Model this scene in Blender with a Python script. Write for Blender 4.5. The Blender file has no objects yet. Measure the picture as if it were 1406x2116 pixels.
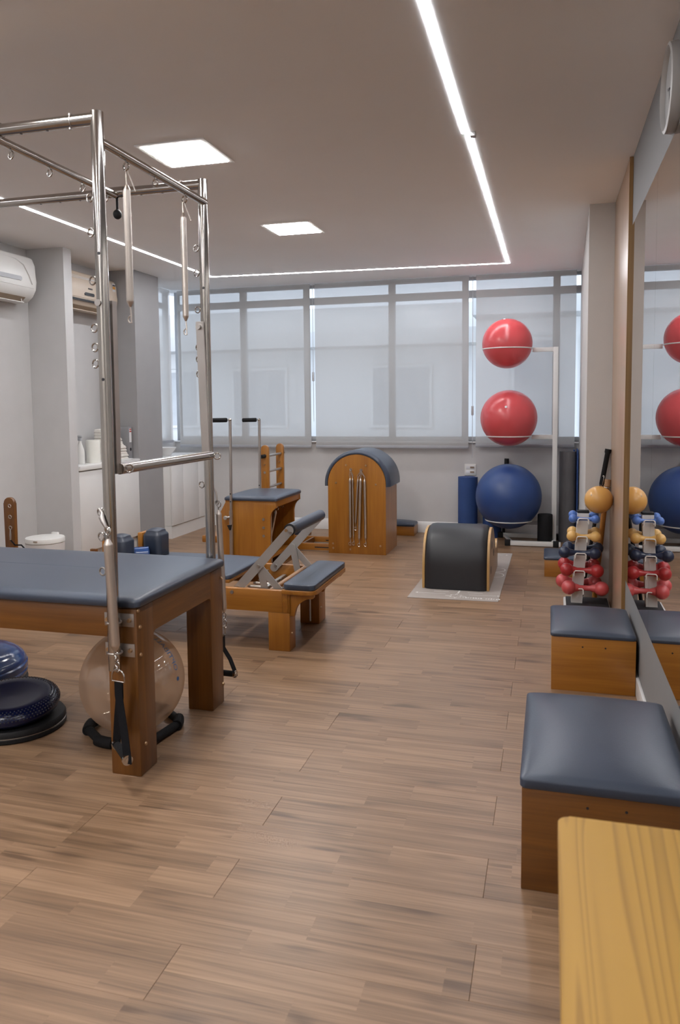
import bpy, bmesh, math, random
from mathutils import Vector, Matrix, Euler
R = math.radians
S = bpy.context.scene
COL = S.collection
random.seed(7)

# ------------------------------------------------------------------ camera
cam_d = bpy.data.cameras.new('camera'); cam = bpy.data.objects.new('camera', cam_d); COL.objects.link(cam)
YAW, PITCH, ROLL, FPX = R(15.4707), R(4.4525), R(-0.5403), 1576.03
fw = Vector((-math.sin(YAW)*math.cos(PITCH), math.cos(YAW)*math.cos(PITCH), -math.sin(PITCH)))
rt = Vector((math.cos(YAW), math.sin(YAW), 0)); up = rt.cross(fw)
r2 = math.cos(ROLL)*rt + math.sin(ROLL)*up; u2 = -math.sin(ROLL)*rt + math.cos(ROLL)*up
cam.matrix_world = Matrix(((r2.x, u2.x, -fw.x, 0), (r2.y, u2.y, -fw.y, 0), (r2.z, u2.z, -fw.z, 1.4), (0, 0, 0, 1)))
cam_d.sensor_fit = 'HORIZONTAL'; cam_d.sensor_width = 36; cam_d.lens = FPX/1406*36
cam_d.shift_y = -98/1406
cam_d.clip_start = 0.05; cam_d.clip_end = 200
cam_d.dof.use_dof = True; cam_d.dof.focus_distance = 5.0; cam_d.dof.aperture_fstop = 9
S.camera = cam
# ------------------------------------------------------------------ world, exposure
W = bpy.data.worlds.new('sky'); S.world = W; W.use_nodes = True
W.node_tree.nodes['Background'].inputs[0].default_value = (0.75, 0.85, 1.0, 1)
W.node_tree.nodes['Background'].inputs[1].default_value = 1.45
S.view_settings.view_transform = 'Standard'; S.view_settings.look = 'None'
S.view_settings.exposure = 0.66; S.view_settings.gamma = 1.0; S.view_settings.use_curve_mapping = False
PANEL_E, STRIP_E = 44.0, 36.0
S.cycles.max_bounces = 8; S.cycles.diffuse_bounces = 5; S.cycles.glossy_bounces = 4
S.cycles.transmission_bounces = 6; S.cycles.transparent_max_bounces = 12
S.cycles.caustics_reflective = False; S.cycles.caustics_refractive = False
S.cycles.sample_clamp_indirect = 6

# ------------------------------------------------------------------ materials
def mat_base(name):
    m = bpy.data.materials.new(name); m.use_nodes = True
    return m, m.node_tree, m.node_tree.nodes['Principled BSDF']
def setp(b, **k):
    n = {'col': 'Base Color', 'rough': 'Roughness', 'metal': 'Metallic', 'spec': 'Specular IOR Level', 'coat': 'Coat Weight',
         'coatr': 'Coat Roughness', 'trans': 'Transmission Weight', 'ior': 'IOR', 'sheen': 'Sheen Weight'}
    for a, v in k.items():
        b.inputs[n[a]].default_value = (*v, 1) if a == 'col' else v
def plain(name, col, rough=.5, bump=0, bscale=60, var=0.06, vscale=6, **k):
    """colour with slight procedural unevenness and optional fine relief"""
    m, t, b = mat_base(name); setp(b, col=col, rough=rough, **k)
    tc = t.nodes.new('ShaderNodeTexCoord')
    nz = t.nodes.new('ShaderNodeTexNoise'); nz.inputs['Scale'].default_value = vscale; nz.inputs['Detail'].default_value = 3
    t.links.new(tc.outputs['Object'], nz.inputs['Vector'])
    cr = t.nodes.new('ShaderNodeValToRGB')
    cr.color_ramp.elements[0].position = .3; cr.color_ramp.elements[1].position = .7
    cr.color_ramp.elements[0].color = (*[c*(1-var) for c in col], 1); cr.color_ramp.elements[1].color = (*[min(1, c*(1+var)) for c in col], 1)
    t.links.new(nz.outputs['Fac'], cr.inputs[0]); t.links.new(cr.outputs[0], b.inputs['Base Color'])
    if bump:
        n2 = t.nodes.new('ShaderNodeTexNoise'); n2.inputs['Scale'].default_value = bscale; n2.inputs['Detail'].default_value = 4
        t.links.new(tc.outputs['Object'], n2.inputs['Vector'])
        bp = t.nodes.new('ShaderNodeBump'); bp.inputs['Strength'].default_value = bump; bp.inputs['Distance'].default_value = .004
        t.links.new(n2.outputs['Fac'], bp.inputs['Height']); t.links.new(bp.outputs[0], b.inputs['Normal'])
    return m
def wood(name, c1, c2, axis='X', rough=.38, fine=1.0, coat=.25, contrast=1.0):
    """straight-grained varnished wood, grain along axis of the object"""
    m, t, b = mat_base(name); setp(b, rough=rough, coat=coat, coatr=.25)
    tc = t.nodes.new('ShaderNodeTexCoord'); mp = t.nodes.new('ShaderNodeMapping')
    a, c = 1.6*fine, 26*fine
    mp.inputs['Scale'].default_value = {'X': (a, c, c), 'Y': (c, a, c), 'Z': (c, c, a)}[axis]
    t.links.new(tc.outputs['Object'], mp.inputs[0])
    n1 = t.nodes.new('ShaderNodeTexNoise'); n1.inputs['Scale'].default_value = 1; n1.inputs['Detail'].default_value = 5; n1.inputs['Distortion'].default_value = .6
    t.links.new(mp.outputs[0], n1.inputs['Vector'])
    mp2 = t.nodes.new('ShaderNodeMapping')
    mp2.inputs['Scale'].default_value = {'X': (4, 150, 150), 'Y': (150, 4, 150), 'Z': (150, 150, 4)}[axis]
    t.links.new(tc.outputs['Object'], mp2.inputs[0])
    n2 = t.nodes.new('ShaderNodeTexNoise'); n2.inputs['Scale'].default_value = fine; n2.inputs['Detail'].default_value = 2
    t.links.new(mp2.outputs[0], n2.inputs['Vector'])
    mx = t.nodes.new('ShaderNodeMix'); mx.inputs[0].default_value = .3
    t.links.new(n1.outputs['Fac'], mx.inputs[2]); t.links.new(n2.outputs['Fac'], mx.inputs[3])
    cr = t.nodes.new('ShaderNodeValToRGB')
    cr.color_ramp.elements[0].position = .5-.18/contrast; cr.color_ramp.elements[1].position = .5+.18/contrast
    cr.color_ramp.elements[0].color = (*c1, 1); cr.color_ramp.elements[1].color = (*c2, 1)
    t.links.new(mx.outputs[0], cr.inputs[0]); t.links.new(cr.outputs[0], b.inputs['Base Color'])
    return m
def emit(name, col, e):
    m = bpy.data.materials.new(name); m.use_nodes = True; t = m.node_tree; t.nodes.clear()
    o = t.nodes.new('ShaderNodeOutputMaterial'); em = t.nodes.new('ShaderNodeEmission')
    em.inputs[0].default_value = (*col, 1); em.inputs[1].default_value = e; t.links.new(em.outputs[0], o.inputs[0]); return m
def mixed(name, kinds):
    """sum of weighted closures: list of (bsdf node id, colour, weight, roughness)"""
    m = bpy.data.materials.new(name); m.use_nodes = True; t = m.node_tree; t.nodes.clear()
    o = t.nodes.new('ShaderNodeOutputMaterial'); prev = None; acc = 0
    for nid, col, w, ro in kinds:
        n = t.nodes.new(nid); n.inputs['Color'].default_value = (*col, 1)
        if ro is not None: n.inputs['Roughness'].default_value = ro
        if prev is None: prev = n.outputs[0]; acc = w
        else:
            x = t.nodes.new('ShaderNodeMixShader'); x.inputs[0].default_value = w/(acc+w); acc += w
            t.links.new(prev, x.inputs[1]); t.links.new(n.outputs[0], x.inputs[2]); prev = x.outputs[0]
    t.links.new(prev, o.inputs[0]); return m

M = {}
M['wall'] = plain('painted wall light grey', (.56, .55, .545), .75, .12, 180, .02)
M['wall2'] = plain('painted wall mid grey', (.32, .31, .31), .75, .12, 180, .02)
M['wall3'] = plain('painted pillar grey', (.52, .50, .48), .75, .12, 180, .02)
M['wall4'] = plain('painted wall darker grey', (.205, .20, .20), .7, .12, 180, .02)
M['clockwhite'] = plain('shaded white clock rim', (.42, .41, .40), .4)  # white clock greyed: dimness of the upper corner is put into its colour
M['clockface'] = plain('grey white clock face', (.33, .325, .32), .6)
M['ceil'] = plain('matt ceiling paint', (.93, .93, .93), .85, .06, 160, .015, 1.5)
M['white'] = plain('white lacquer', (.74, .73, .715), .35, 0, 60, .015)
M['whitemetal'] = plain('white powder coat', (.72, .71, .69), .35, 0, 60, .02)
M['plastic'] = plain('white plastic', (.74, .73, .70), .3, 0, 60, .02)
M['beige'] = plain('aged beige plastic', (.66, .55, .44), .35, 0, 60, .03)
M['vinyl'] = plain('blue grey vinyl', (.043, .055, .082), .33, .10, 220, .05, spec=.45)
M['vinyl_dark'] = plain('dark navy vinyl', (.028, .036, .056), .34, .10, 220, .05)
M['black_vinyl'] = plain('black vinyl', (.013, .013, .016), .42, .15, 240, .05)
M['rubber'] = plain('black rubber', (.007, .007, .008), .6, .3, 200, .1, spec=.3)
M['rubber_tread'] = plain('black ribbed rubber', (.02, .02, .022), .7, .6, 120, .15)
M['greyrub'] = plain('dark grey dimpled rubber', (.045, .045, .05), .45, 0, 60, .1)
M['foam'] = plain('black foam', (.010, .010, .011), .75, .4, 150, .1, spec=.2)
M['strap'] = plain('black webbing', (.007, .007, .009), .8, .5, 400, .1, spec=.15)
M['chrome'] = plain('brushed stainless steel', (.44, .415, .39), .15, 0, 60, .04, metal=1.0)
M['steel'] = plain('satin steel', (.46, .43, .41), .34, .05, 300, .06, metal=1.0)
M['aluminium'] = plain('matt aluminium', (.46, .445, .43), .42, .04, 300, .04, metal=.75)
M['spring'] = plain('spring steel', (.58, .52, .47), .36, 0, 60, .05, metal=1.0)
M['brass'] = plain('brass capped bolt', (.45, .29, .16), .35, 0, 60, .05, metal=.7)
M['wood_x'] = wood('honey wood, grain along x', (.27, .098, .0095), (.40, .160, .0185), 'X')
M['wood_z'] = wood('honey wood, grain along z', (.27, .098, .0095), (.40, .160, .0185), 'Z')
M['wood_y'] = wood('honey wood, grain along y', (.27, .098, .0095), (.40, .160, .0185), 'Y')
M['dark_x'] = wood('brown wood, grain along x', (.115, .040, .0055), (.20, .076, .0105), 'X')
M['dark_y'] = wood('brown wood, grain along y', (.115, .040, .0055), (.20, .076, .0105), 'Y')
M['dark_z'] = wood('brown wood, grain along z', (.115, .040, .0055), (.20, .076, .0105), 'Z')
M['ply'] = wood('birch plywood edge', (.42, .235, .075), (.55, .33, .12), 'Z', .4)
M['plyside'] = wood('plywood side face', (.30, .19, .10), (.42, .28, .16), 'Z', .4)
M['panel'] = wood('pale oak veneer', (.34, .222, .145), (.42, .282, .19), 'Z', .36, .9, .3)
M['panel_edge'] = wood('oak edge band', (.22, .115, .035), (.30, .165, .055), 'Z', .45)
M['dowel'] = wood('light brown dowel', (.27, .14, .06), (.36, .20, .10), 'Y')
M['led'] = emit('white led light', (.93, .95, 1.0), STRIP_E)
M['lamp'] = emit('white panel light', (1.0, .985, .97), PANEL_E)
M['mirror'] = plain('silvered mirror', (.80, .80, .79), .0, 0, 60, .0, metal=1.0)
M['glass'] = mixed('window glass', [('ShaderNodeBsdfTransparent', (.95, .97, .98), .975, None), ('ShaderNodeBsdfGlossy', (1, 1, 1), .025, 0.12)])
M['blind'] = mixed('translucent blind fabric', [('ShaderNodeBsdfTranslucent', (.80, .75, .70), .19, None), ('ShaderNodeBsdfDiffuse', (.54, .525, .51), .30, .8),
                                                ('ShaderNodeBsdfTransparent', (1, 1, 1), .47, None)])
M['blindbar'] = plain('grey blind bar', (.34, .345, .37), .6)
M['frame'] = plain('grey white aluminium window frame', (.45, .46, .48), .4)
M['frame_dark'] = plain('grey window channel', (.2, .22, .27), .5)
M['red'] = plain('red gym ball vinyl', (.60, .078, .085), .26, .04, 90, .04)
M['blue'] = plain('blue gym ball vinyl', (.022, .058, .195), .40, .05, 90, .06)
M['bluemat'] = plain('blue foam mat', (.022, .060, .20), .75, .3, 160, .08)
M['greymat'] = plain('grey foam mat', (.115, .11, .115), .85, .5, 200, .1)
M['yellow'] = plain('yellow rubber ball', (.60, .32, .085), .28, 0, 60, .03)
M['db_blue'] = plain('blue vinyl dumbbell', (.075, .17, .50), .3, 0, 60, .04)
M['db_yellow'] = plain('yellow vinyl dumbbell', (.68, .41, .13), .3, 0, 60, .04)
M['db_navy'] = plain('navy vinyl dumbbell', (.012, .022, .055), .26, 0, 60, .06)
M['db_red'] = plain('red vinyl dumbbell', (.36, .022, .025), .3, 0, 60, .04)
M['db_coral'] = plain('coral red vinyl dumbbell', (.52, .078, .082), .32, 0, 60, .04)
M['navy_gloss'] = plain('glossy navy rubber', (.003, .006, .036), .2, 0, 60, .06, spec=.4)
M['blue_gloss'] = plain('glossy blue rubber', (.018, .06, .20), .16, 0, 60, .06, spec=.6)
M['towel'] = plain('white towel cloth', (.74, .70, .65), .95, .9, 130, .05)
M['paper'] = plain('white paper', (.80, .79, .73), .9, .2, 60, .02)
M['bag'] = plain('white bin bag', (.68, .66, .65), .45, .5, 22, .04)
M['binder'] = plain('grey binder board', (.23, .225, .235), .6)
M['label'] = plain('white label', (.72, .72, .73), .6)
M['redtag'] = plain('red print', (.5, .05, .03), .6)
M['ink'] = plain('dark grey print', (.05, .05, .055), .5)
M['orange'] = plain('orange print', (.72, .34, .06), .6)
M['blueink'] = plain('blue print', (.03, .12, .30), .5)
M['matgrey'] = plain('taupe mat', (.36, .315, .285), .8, .3, 200, .05)
M['matprint'] = plain('white mat print', (.72, .70, .68), .8)
M['dimblack'] = plain('black display window', (.03, .03, .035), .2)
M['grille'] = plain('brown shadowed grille', (.26, .19, .13), .5)
M['underlay'] = plain('dark joint underlay', (.05, .035, .028), .9)
M['facade'] = plain('pale render facade', (.72, .71, .70), .9, 0, 4, .06, .4)
M['facade2'] = plain('grey concrete band', (.55, .54, .53), .9, 0, 4, .06, .4)
M['facade3'] = plain('dark window glass outside', (.46, .465, .475), .3)
M['asphalt'] = plain('grey street', (.22, .22, .22), .9)
# clear gym ball: milky translucent skin
M['clearball'] = mixed('milky translucent ball skin', [('ShaderNodeBsdfTransparent', (.97, .90, .80), .50, None), ('ShaderNodeBsdfDiffuse', (.62, .46, .35), .26, .8),
                       ('ShaderNodeBsdfTranslucent', (.70, .54, .42), .16, None), ('ShaderNodeBsdfGlossy', (1, .97, .93), .13, .04)])
# pine table top: broad wavy grain
def pine():
    m, t, b = mat_base('pale pine top'); setp(b, rough=.5, spec=.3)
    tc = t.nodes.new('ShaderNodeTexCoord'); mp = t.nodes.new('ShaderNodeMapping'); mp.inputs['Scale'].default_value = (15, .55, 6)
    t.links.new(tc.outputs['Object'], mp.inputs[0])
    n = t.nodes.new('ShaderNodeTexNoise'); n.inputs['Scale'].default_value = .8; n.inputs['Detail'].default_value = 1; n.inputs['Distortion'].default_value = .25
    t.links.new(mp.outputs[0], n.inputs['Vector'])
    w = t.nodes.new('ShaderNodeMath'); w.operation = 'MULTIPLY'; w.inputs[1].default_value = 21
    f = t.nodes.new('ShaderNodeMath'); f.operation = 'FRACT'
    t.links.new(n.outputs['Fac'], w.inputs[0]); t.links.new(w.outputs[0], f.inputs[0])
    cr = t.nodes.new('ShaderNodeValToRGB'); e = cr.color_ramp.elements
    e[0].position = 0; e[0].color = (.47, .262, .052, 1); e[1].position = 1; e[1].color = (.47, .262, .052, 1)
    x = cr.color_ramp.elements.new(.55); x.color = (.44, .243, .047, 1)
    x = cr.color_ramp.elements.new(.85); x.color = (.33, .175, .036, 1)
    t.links.new(f.outputs[0], cr.inputs[0]); t.links.new(cr.outputs[0], b.inputs['Base Color'])
    return m
M['pine'] = pine()
# two-strip laminate plank: each half-width strip has its own tone, fine grain along x
def laminate():
    m, t, b = mat_base('two strip oak laminate'); setp(b, rough=.36, spec=.45)
    L = t.links.new; N = t.nodes.new
    def math_(op, a=None, bb=None, v=None):
        n = N('ShaderNodeMath'); n.operation = op
        if a is not None: L(a, n.inputs[0])
        if bb is not None: L(bb, n.inputs[1])
        if v is not None: n.inputs[1].default_value = v
        return n.outputs[0]
    tc = N('ShaderNodeTexCoord'); oi = N('ShaderNodeObjectInfo'); sp = N('ShaderNodeSeparateXYZ'); L(tc.outputs['Object'], sp.inputs[0])
    rnd = oi.outputs['Random']
    strip = math_('FLOOR', math_('MULTIPLY', sp.outputs['Y'], v=1/.0975))       # 0 or 1 inside a plank
    off = math_('MULTIPLY', strip, v=.37)
    seg = math_('FLOOR', math_('ADD', math_('DIVIDE', math_('ADD', sp.outputs['X'], off), v=.52), math_('MULTIPLY', rnd, v=7.0)))
    key = N('ShaderNodeCombineXYZ'); L(seg, key.inputs[0]); L(strip, key.inputs[1]); L(math_('MULTIPLY', rnd, v=91.7), key.inputs[2])
    wn = N('ShaderNodeTexWhiteNoise'); wn.noise_dimensions = '3D'; L(key.outputs[0], wn.inputs['Vector'])
    # grain
    shift = N('ShaderNodeCombineXYZ'); L(math_('MULTIPLY', wn.outputs['Value'], v=40.0), shift.inputs[0]); L(math_('MULTIPLY', wn.outputs['Value'], v=17.0), shift.inputs[1]); L(math_('MULTIPLY', rnd, v=30.), shift.inputs[2])
    va = N('ShaderNodeVectorMath'); va.operation = 'ADD'; L(tc.outputs['Object'], va.inputs[0]); L(shift.outputs[0], va.inputs[1])
    def noise(sc, scale, det, dist):
        mp = N('ShaderNodeMapping'); mp.inputs['Scale'].default_value = sc; L(va.outputs[0], mp.inputs[0])
        n = N('ShaderNodeTexNoise'); n.inputs['Scale'].default_value = scale; n.inputs['Detail'].default_value = det; n.inputs['Distortion'].default_value = dist
        L(mp.outputs[0], n.inputs['Vector']); return n.outputs['Fac']
    g1 = noise((1.3, 42, 1), 1, 5, .9); g2 = noise((4, 170, 1), 1, 3, .3); g3 = noise((.7, 11, 1), 1, 2, .6)
    kn = noise((3.2, 9, 1), 1.0, 1, 0)
    s = math_('ADD', math_('ADD', math_('MULTIPLY', g1, v=.50), math_('MULTIPLY', g2, v=.26)), math_('MULTIPLY', g3, v=.24))
    s = math_('ADD', s, math_('MULTIPLY', math_('SUBTRACT', wn.outputs['Value'], v=.5), v=.075))
    knot = math_('MULTIPLY', math_('POWER', kn, v=9.0), v=-2.0)
    s = math_('ADD', s, knot)
    kmp = N('ShaderNodeMapping'); kmp.inputs['Scale'].default_value = (2.1, 9.5, 1); L(va.outputs[0], kmp.inputs[0])
    vo = N('ShaderNodeTexVoronoi'); vo.voronoi_dimensions = '2D'; vo.inputs['Scale'].default_value = 1.0; L(kmp.outputs[0], vo.inputs['Vector'])
    kd = math_('ADD', vo.outputs['Distance'], math_('MULTIPLY', math_('SUBTRACT', g1, v=.5), v=.25))
    km = N('ShaderNodeMapRange'); km.inputs['From Min'].default_value = .04; km.inputs['From Max'].default_value = .17; km.inputs['To Min'].default_value = 1; km.inputs['To Max'].default_value = 0; L(kd, km.inputs[0])
    ksp = N('ShaderNodeSeparateColor'); L(vo.outputs['Color'], ksp.inputs[0])
    ksel = math_('GREATER_THAN', ksp.outputs[0], v=.80)
    s = math_('SUBTRACT', s, math_('MULTIPLY', math_('MULTIPLY', km.outputs[0], ksel), v=.13))
    cr = N('ShaderNodeValToRGB'); e = cr.color_ramp.elements
    e[0].position = .30; e[0].color = (.120, .068, .037, 1); e[1].position = .72; e[1].color = (.385, .237, .142, 1)
    x = e.new(.43); x.color = (.205, .121, .068, 1)
    x = e.new(.55); x.color = (.288, .174, .101, 1)
    L(s, cr.inputs[0]); L(cr.outputs[0], b.inputs['Base Color'])
    rr = N('ShaderNodeMapRange'); rr.inputs['To Min'].default_value = .30; rr.inputs['To Max'].default_value = .46; L(g2, rr.inputs[0]); L(rr.outputs[0], b.inputs['Roughness'])
    bp = N('ShaderNodeBump'); bp.inputs['Strength'].default_value = .12; bp.inputs['Distance'].default_value = .002; L(g2, bp.inputs['Height']); L(bp.outputs[0], b.inputs['Normal'])
    return m
M['laminate'] = laminate()

# ------------------------------------------------------------------ geometry helpers
class G:
    def __init__(s): s.b = bmesh.new()
    def box(s, x0, x1, y0, y1, z0, z1, bev=0, seg=2):
        r = bmesh.ops.create_cube(s.b, size=1); vs = r['verts']
        for v in vs:
            v.co = ((x0+x1)/2+v.co.x*(x1-x0), (y0+y1)/2+v.co.y*(y1-y0), (z0+z1)/2+v.co.z*(z1-z0))
        if bev:
            es = {e for v in vs for e in v.link_edges}
            bmesh.ops.bevel(s.b, geom=list(es), offset=bev, segments=seg, profile=.5, affect='EDGES')
        return s
    def bar(s, p0, p1, w, t, side=(0, 1, 0), bev=0, round_ends=False):
        """flat bar from p0 to p1: thickness t along side, width w across"""
        p0, p1 = Vector(p0), Vector(p1); d = (p1-p0).normalized(); sd = Vector(side).normalized(); cr = d.cross(sd).normalized()
        pts = []
        if round_ends:
            n = 8
            for k in range(n+1):
                a = math.pi*k/n - math.pi/2; pts.append(p1 + d*math.cos(a)*w/2 + cr*math.sin(a)*w/2)
            for k in range(n+1):
                a = math.pi*k/n + math.pi/2; pts.append(p0 + d*math.cos(a)*w/2 + cr*math.sin(a)*w/2)
        else:
            pts = [p1-cr*w/2, p1+cr*w/2, p0+cr*w/2, p0-cr*w/2]
        s.loft([[p - sd*t/2 for p in pts], [p + sd*t/2 for p in pts]], cap=True); return s
    def loft(s, rings, cap=True, closed=True, loop=False):
        vr = [[s.b.verts.new(p) for p in r] for r in rings]; n = len(vr[0])
        m = len(vr)
        for i in range(m if loop else m-1):
            a, c = vr[i], vr[(i+1) % m]
            for j in range(n if closed else n-1):
                k = (j+1) % n
                s.b.faces.new((a[j], a[k], c[k], c[j]))
        if cap and not loop:
            s.b.faces.new(list(reversed(vr[0]))); s.b.faces.new(vr[-1])
        return s
    def tube(s, path, r, seg=10, closed=False, radii=None):
        P = [Vector(p) for p in path]; n = len(P); rings = []; ref = None
        for i in range(n):
            if closed: t = (P[(i+1) % n]-P[i-1]).normalized()
            elif i == 0: t = (P[1]-P[0]).normalized()
            elif i == n-1: t = (P[-1]-P[-2]).normalized()
            else: t = ((P[i+1]-P[i]).normalized()+(P[i]-P[i-1]).normalized()).normalized()
            if ref is None:
                ref = Vector((0, 0, 1)) if abs(t.z) < .9 else Vector((1, 0, 0))
            ref = (ref - t*ref.dot(t)).normalized(); c = t.cross(ref)
            rr = radii[i] if radii else r
            if not closed and 0 < i < n-1:
                k = (P[i+1]-P[i]).normalized().dot((P[i]-P[i-1]).normalized()); sc = 1/max(.5, math.sqrt((1+k)/2))
            else: sc = 1
            sc = min(sc, 1.42)
            # widen only in the bend plane
            if sc > 1.01:
                bn = ((P[i+1]-P[i]).normalized()-(P[i]-P[i-1]).normalized()).normalized()
            ring = []
            for q in range(seg):
                a = 2*math.pi*q/seg; o = ref*math.cos(a)*rr + c*math.sin(a)*rr
                if sc > 1.01: o = o + bn*o.dot(bn)*(sc-1)
                ring.append(P[i]+o)
            rings.append(ring)
        s.loft(rings, cap=True, loop=closed); return s
    def cyl(s, p0, p1, r, seg=20, r2=None, bev=0):
        p0, p1 = Vector(p0), Vector(p1); r2 = r if r2 is None else r2
        if bev:
            d = (p1-p0).normalized()*bev
            return s.tube([p0, p0+d, p1-d, p1], r, seg, radii=[r-bev, r, r2, r2-bev])
        return s.tube([p0, p1], r, seg, radii=[r, r2])
    def lathe(s, prof, c=(0, 0, 0), seg=32, axis=(0, 0, 1), tilt=None):
        """profile [(radius, height)] turned round axis through c"""
        ax = Vector(axis).normalized(); q = Vector((0, 0, 1)).rotation_difference(ax); c = Vector(c)
        rings = []
        for r, h in prof:
            r = max(r, 1e-4)
            rings.append([c+q @ Vector((r*math.cos(2*math.pi*k/seg), r*math.sin(2*math.pi*k/seg), h)) for k in range(seg)])
        s.loft(rings, cap=True); return s
    def sphere(s, c, r, u=32, v=16, sc=(1, 1, 1)):
        x = bmesh.ops.create_uvsphere(s.b, u_segments=u, v_segments=v, radius=r)
        for w in x['verts']: w.co = Vector((w.co.x*sc[0], w.co.y*sc[1], w.co.z*sc[2])) + Vector(c)
        return s
    def torus(s, c, Rr, r, normal=(0, 0, 1), seg=28, rs=8):
        q = Vector((0, 0, 1)).rotation_difference(Vector(normal).normalized())
        return s.tube([Vector(c)+q @ Vector((Rr*math.cos(2*math.pi*k/seg), Rr*math.sin(2*math.pi*k/seg), 0)) for k in range(seg)], r, rs, closed=True)
    def prism(s, poly, plane, a0, a1, bev=0):
        def P(u, v, a): return {'xz': (u, a, v), 'yz': (a, u, v), 'xy': (u, v, a)}[plane]
        nf = len(s.b.faces)
        vr0 = [s.b.verts.new(P(u, v, a0)) for u, v in poly]; vr1 = [s.b.verts.new(P(u, v, a1)) for u, v in poly]
        n = len(poly); fs = []
        for i in range(n): fs.append(s.b.faces.new((vr0[i], vr0[(i+1) % n], vr1[(i+1) % n], vr1[i])))
        fs.append(s.b.faces.new(vr0[::-1])); fs.append(s.b.faces.new(vr1))
        if bev:
            es = list({e for e in fs[-1].edges} | {e for e in fs[-2].edges})
            bmesh.ops.bevel(s.b, geom=es, offset=bev, segments=2, profile=.5, affect='EDGES')
        return s
    def cushion(s, x0, x1, y0, y1, z0, zs, crown, rad=.02, edge=.012, n=10, ex=.5):
        """upholstered pad: upright sides, rounded rim, domed top pulled down at the corners"""
        cx, cy, hx, hy = (x0+x1)/2, (y0+y1)/2, (x1-x0)/2, (y1-y0)/2
        def outline(hx, hy, r):
            r = max(min(r, hx*.99, hy*.99), .0008); pts = []
            nx, ny, nc = 12, 12, 4
            for (sx, sy, a0, horiz) in ((1, -1, -90, 0), (1, 1, 0, 1), (-1, 1, 90, 0), (-1, -1, 180, 1)):
                ccx, ccy = sx*(hx-r), sy*(hy-r)
                for k in range(nc+1):
                    a = R(a0+90*k/nc); pts.append((ccx+r*math.cos(a), ccy+r*math.sin(a)))
                # straight side to next corner
                nxt = {(1, -1): (1, 1), (1, 1): (-1, 1), (-1, 1): (-1, -1), (-1, -1): (1, -1)}[(sx, sy)]
                a = R(a0+90); p = Vector((ccx+r*math.cos(a), ccy+r*math.sin(a))); q = Vector((nxt[0]*(hx-r)+r*math.cos(a), nxt[1]*(hy-r)+r*math.sin(a)))
                for k in range(1, nx): pts.append(tuple(p.lerp(q, k/nx)))
            return pts
        rings = []
        def add(inset, z, dome=False):
            o = outline(hx-inset, hy-inset, rad-inset*.4)
            ring = []
            for (u, v) in o:
                zz = z
                if dome:
                    a, b_ = u/hx, v/hy; zz = z + crown*max(0, (1-a**2)*(1-b_**2))**ex
                ring.append((cx+u, cy+v, zz))
            rings.append(ring)
        add(.003, z0); add(0, z0+.004); add(0, zs-edge*.6); add(edge*.12, zs-edge*.25); add(edge*.4, zs)
        m = min(hx, hy)
        for k in range(1, n+1):
            t = (k/n)**1.3; add(edge*.4+(m-edge*.4-.002)*t, zs, True)
        s.loft(rings, cap=True); return s
    def coil(s, p0, p1, r, wire=.0026, seg=16):
        """close-wound spring body: a ridged tube with tapered ends"""
        p0, p1 = Vector(p0), Vector(p1); L = (p1-p0).length; n = max(8, int(L/(wire*2))); path = []; rad = []
        for k in range(n*2+1):
            t = k/(n*2); path.append(p0.lerp(p1, t)); e = min(1, min(t, 1-t)*L/.02)
            rad.append((r if k % 2 else r-wire*.28)*(.35+.65*e))
        s.tube(path, r, seg, radii=rad); return s
    def ribbon(s, path, w, side, t=.003):
        sd = Vector(side).normalized(); P = [Vector(p) for p in path]; rings = []
        for i, p in enumerate(P):
            d = (P[min(i+1, len(P)-1)]-P[max(i-1, 0)]).normalized(); nr = d.cross(sd).normalized()
            rings.append([p+sd*w/2+nr*t/2, p-sd*w/2+nr*t/2, p-sd*w/2-nr*t/2, p+sd*w/2-nr*t/2])
        s.loft(rings, cap=True); return s

OFF = {}
def link(name, me, m, parent=None):
    o = bpy.data.objects.new(name, me); COL.objects.link(o)
    if m is not None:
        me.materials.clear(); me.materials.append(M[m] if isinstance(m, str) else m)
    if parent: o.parent = parent
    return o
def mesh(g, name, loc, smooth=38):
    b = g.b
    bmesh.ops.remove_doubles(b, verts=b.verts, dist=1e-6)
    bmesh.ops.recalc_face_normals(b, faces=b.faces)
    if loc is not None: bmesh.ops.translate(b, verts=b.verts, vec=-Vector(loc))
    me = bpy.data.meshes.new(name); b.to_mesh(me); b.free()
    if smooth:
        me.polygons.foreach_set('use_smooth', [True]*len(me.polygons)); me.set_sharp_from_angle(angle=R(smooth))
    return me
def thing(name, label, cat, loc, group=None):
    o = bpy.data.objects.new(name, None); COL.objects.link(o); o.location = loc; o.empty_display_size = .05
    o['label'] = label; o['category'] = cat
    if group: o['group'] = group
    OFF[o.name] = Vector(loc); return o
def part(par, name, g, m, label=None, smooth=38, kind=None):
    off = OFF[par.name]; o = link(name, mesh(g, name, off, smooth), m, par); OFF[o.name] = off
    if label: o['label'] = label
    if kind: o['kind'] = kind
    return o
def single(name, label, cat, g, m, loc, group=None, smooth=38):
    o = link(name, mesh(g, name, loc, smooth), m); o.location = loc; OFF[o.name] = Vector(loc)
    o['label'] = label; o['category'] = cat
    if group: o['group'] = group
    return o
def struct(name, g, m, loc=(0, 0, 0), smooth=30):
    o = link(name, mesh(g, name, loc, smooth), m); o.location = loc; o['kind'] = 'structure'; OFF[o.name] = Vector(loc); return o
def copy_tree(o, loc, label=None, group=None):
    c = o.copy(); COL.objects.link(c); c.location = loc
    if label: c['label'] = label
    if group: c['group'] = group
    def kids(a, b):
        for ch in list(a.children):
            d = ch.copy(); COL.objects.link(d); d.parent = b; kids(ch, d)
    kids(o, c); return c

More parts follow.
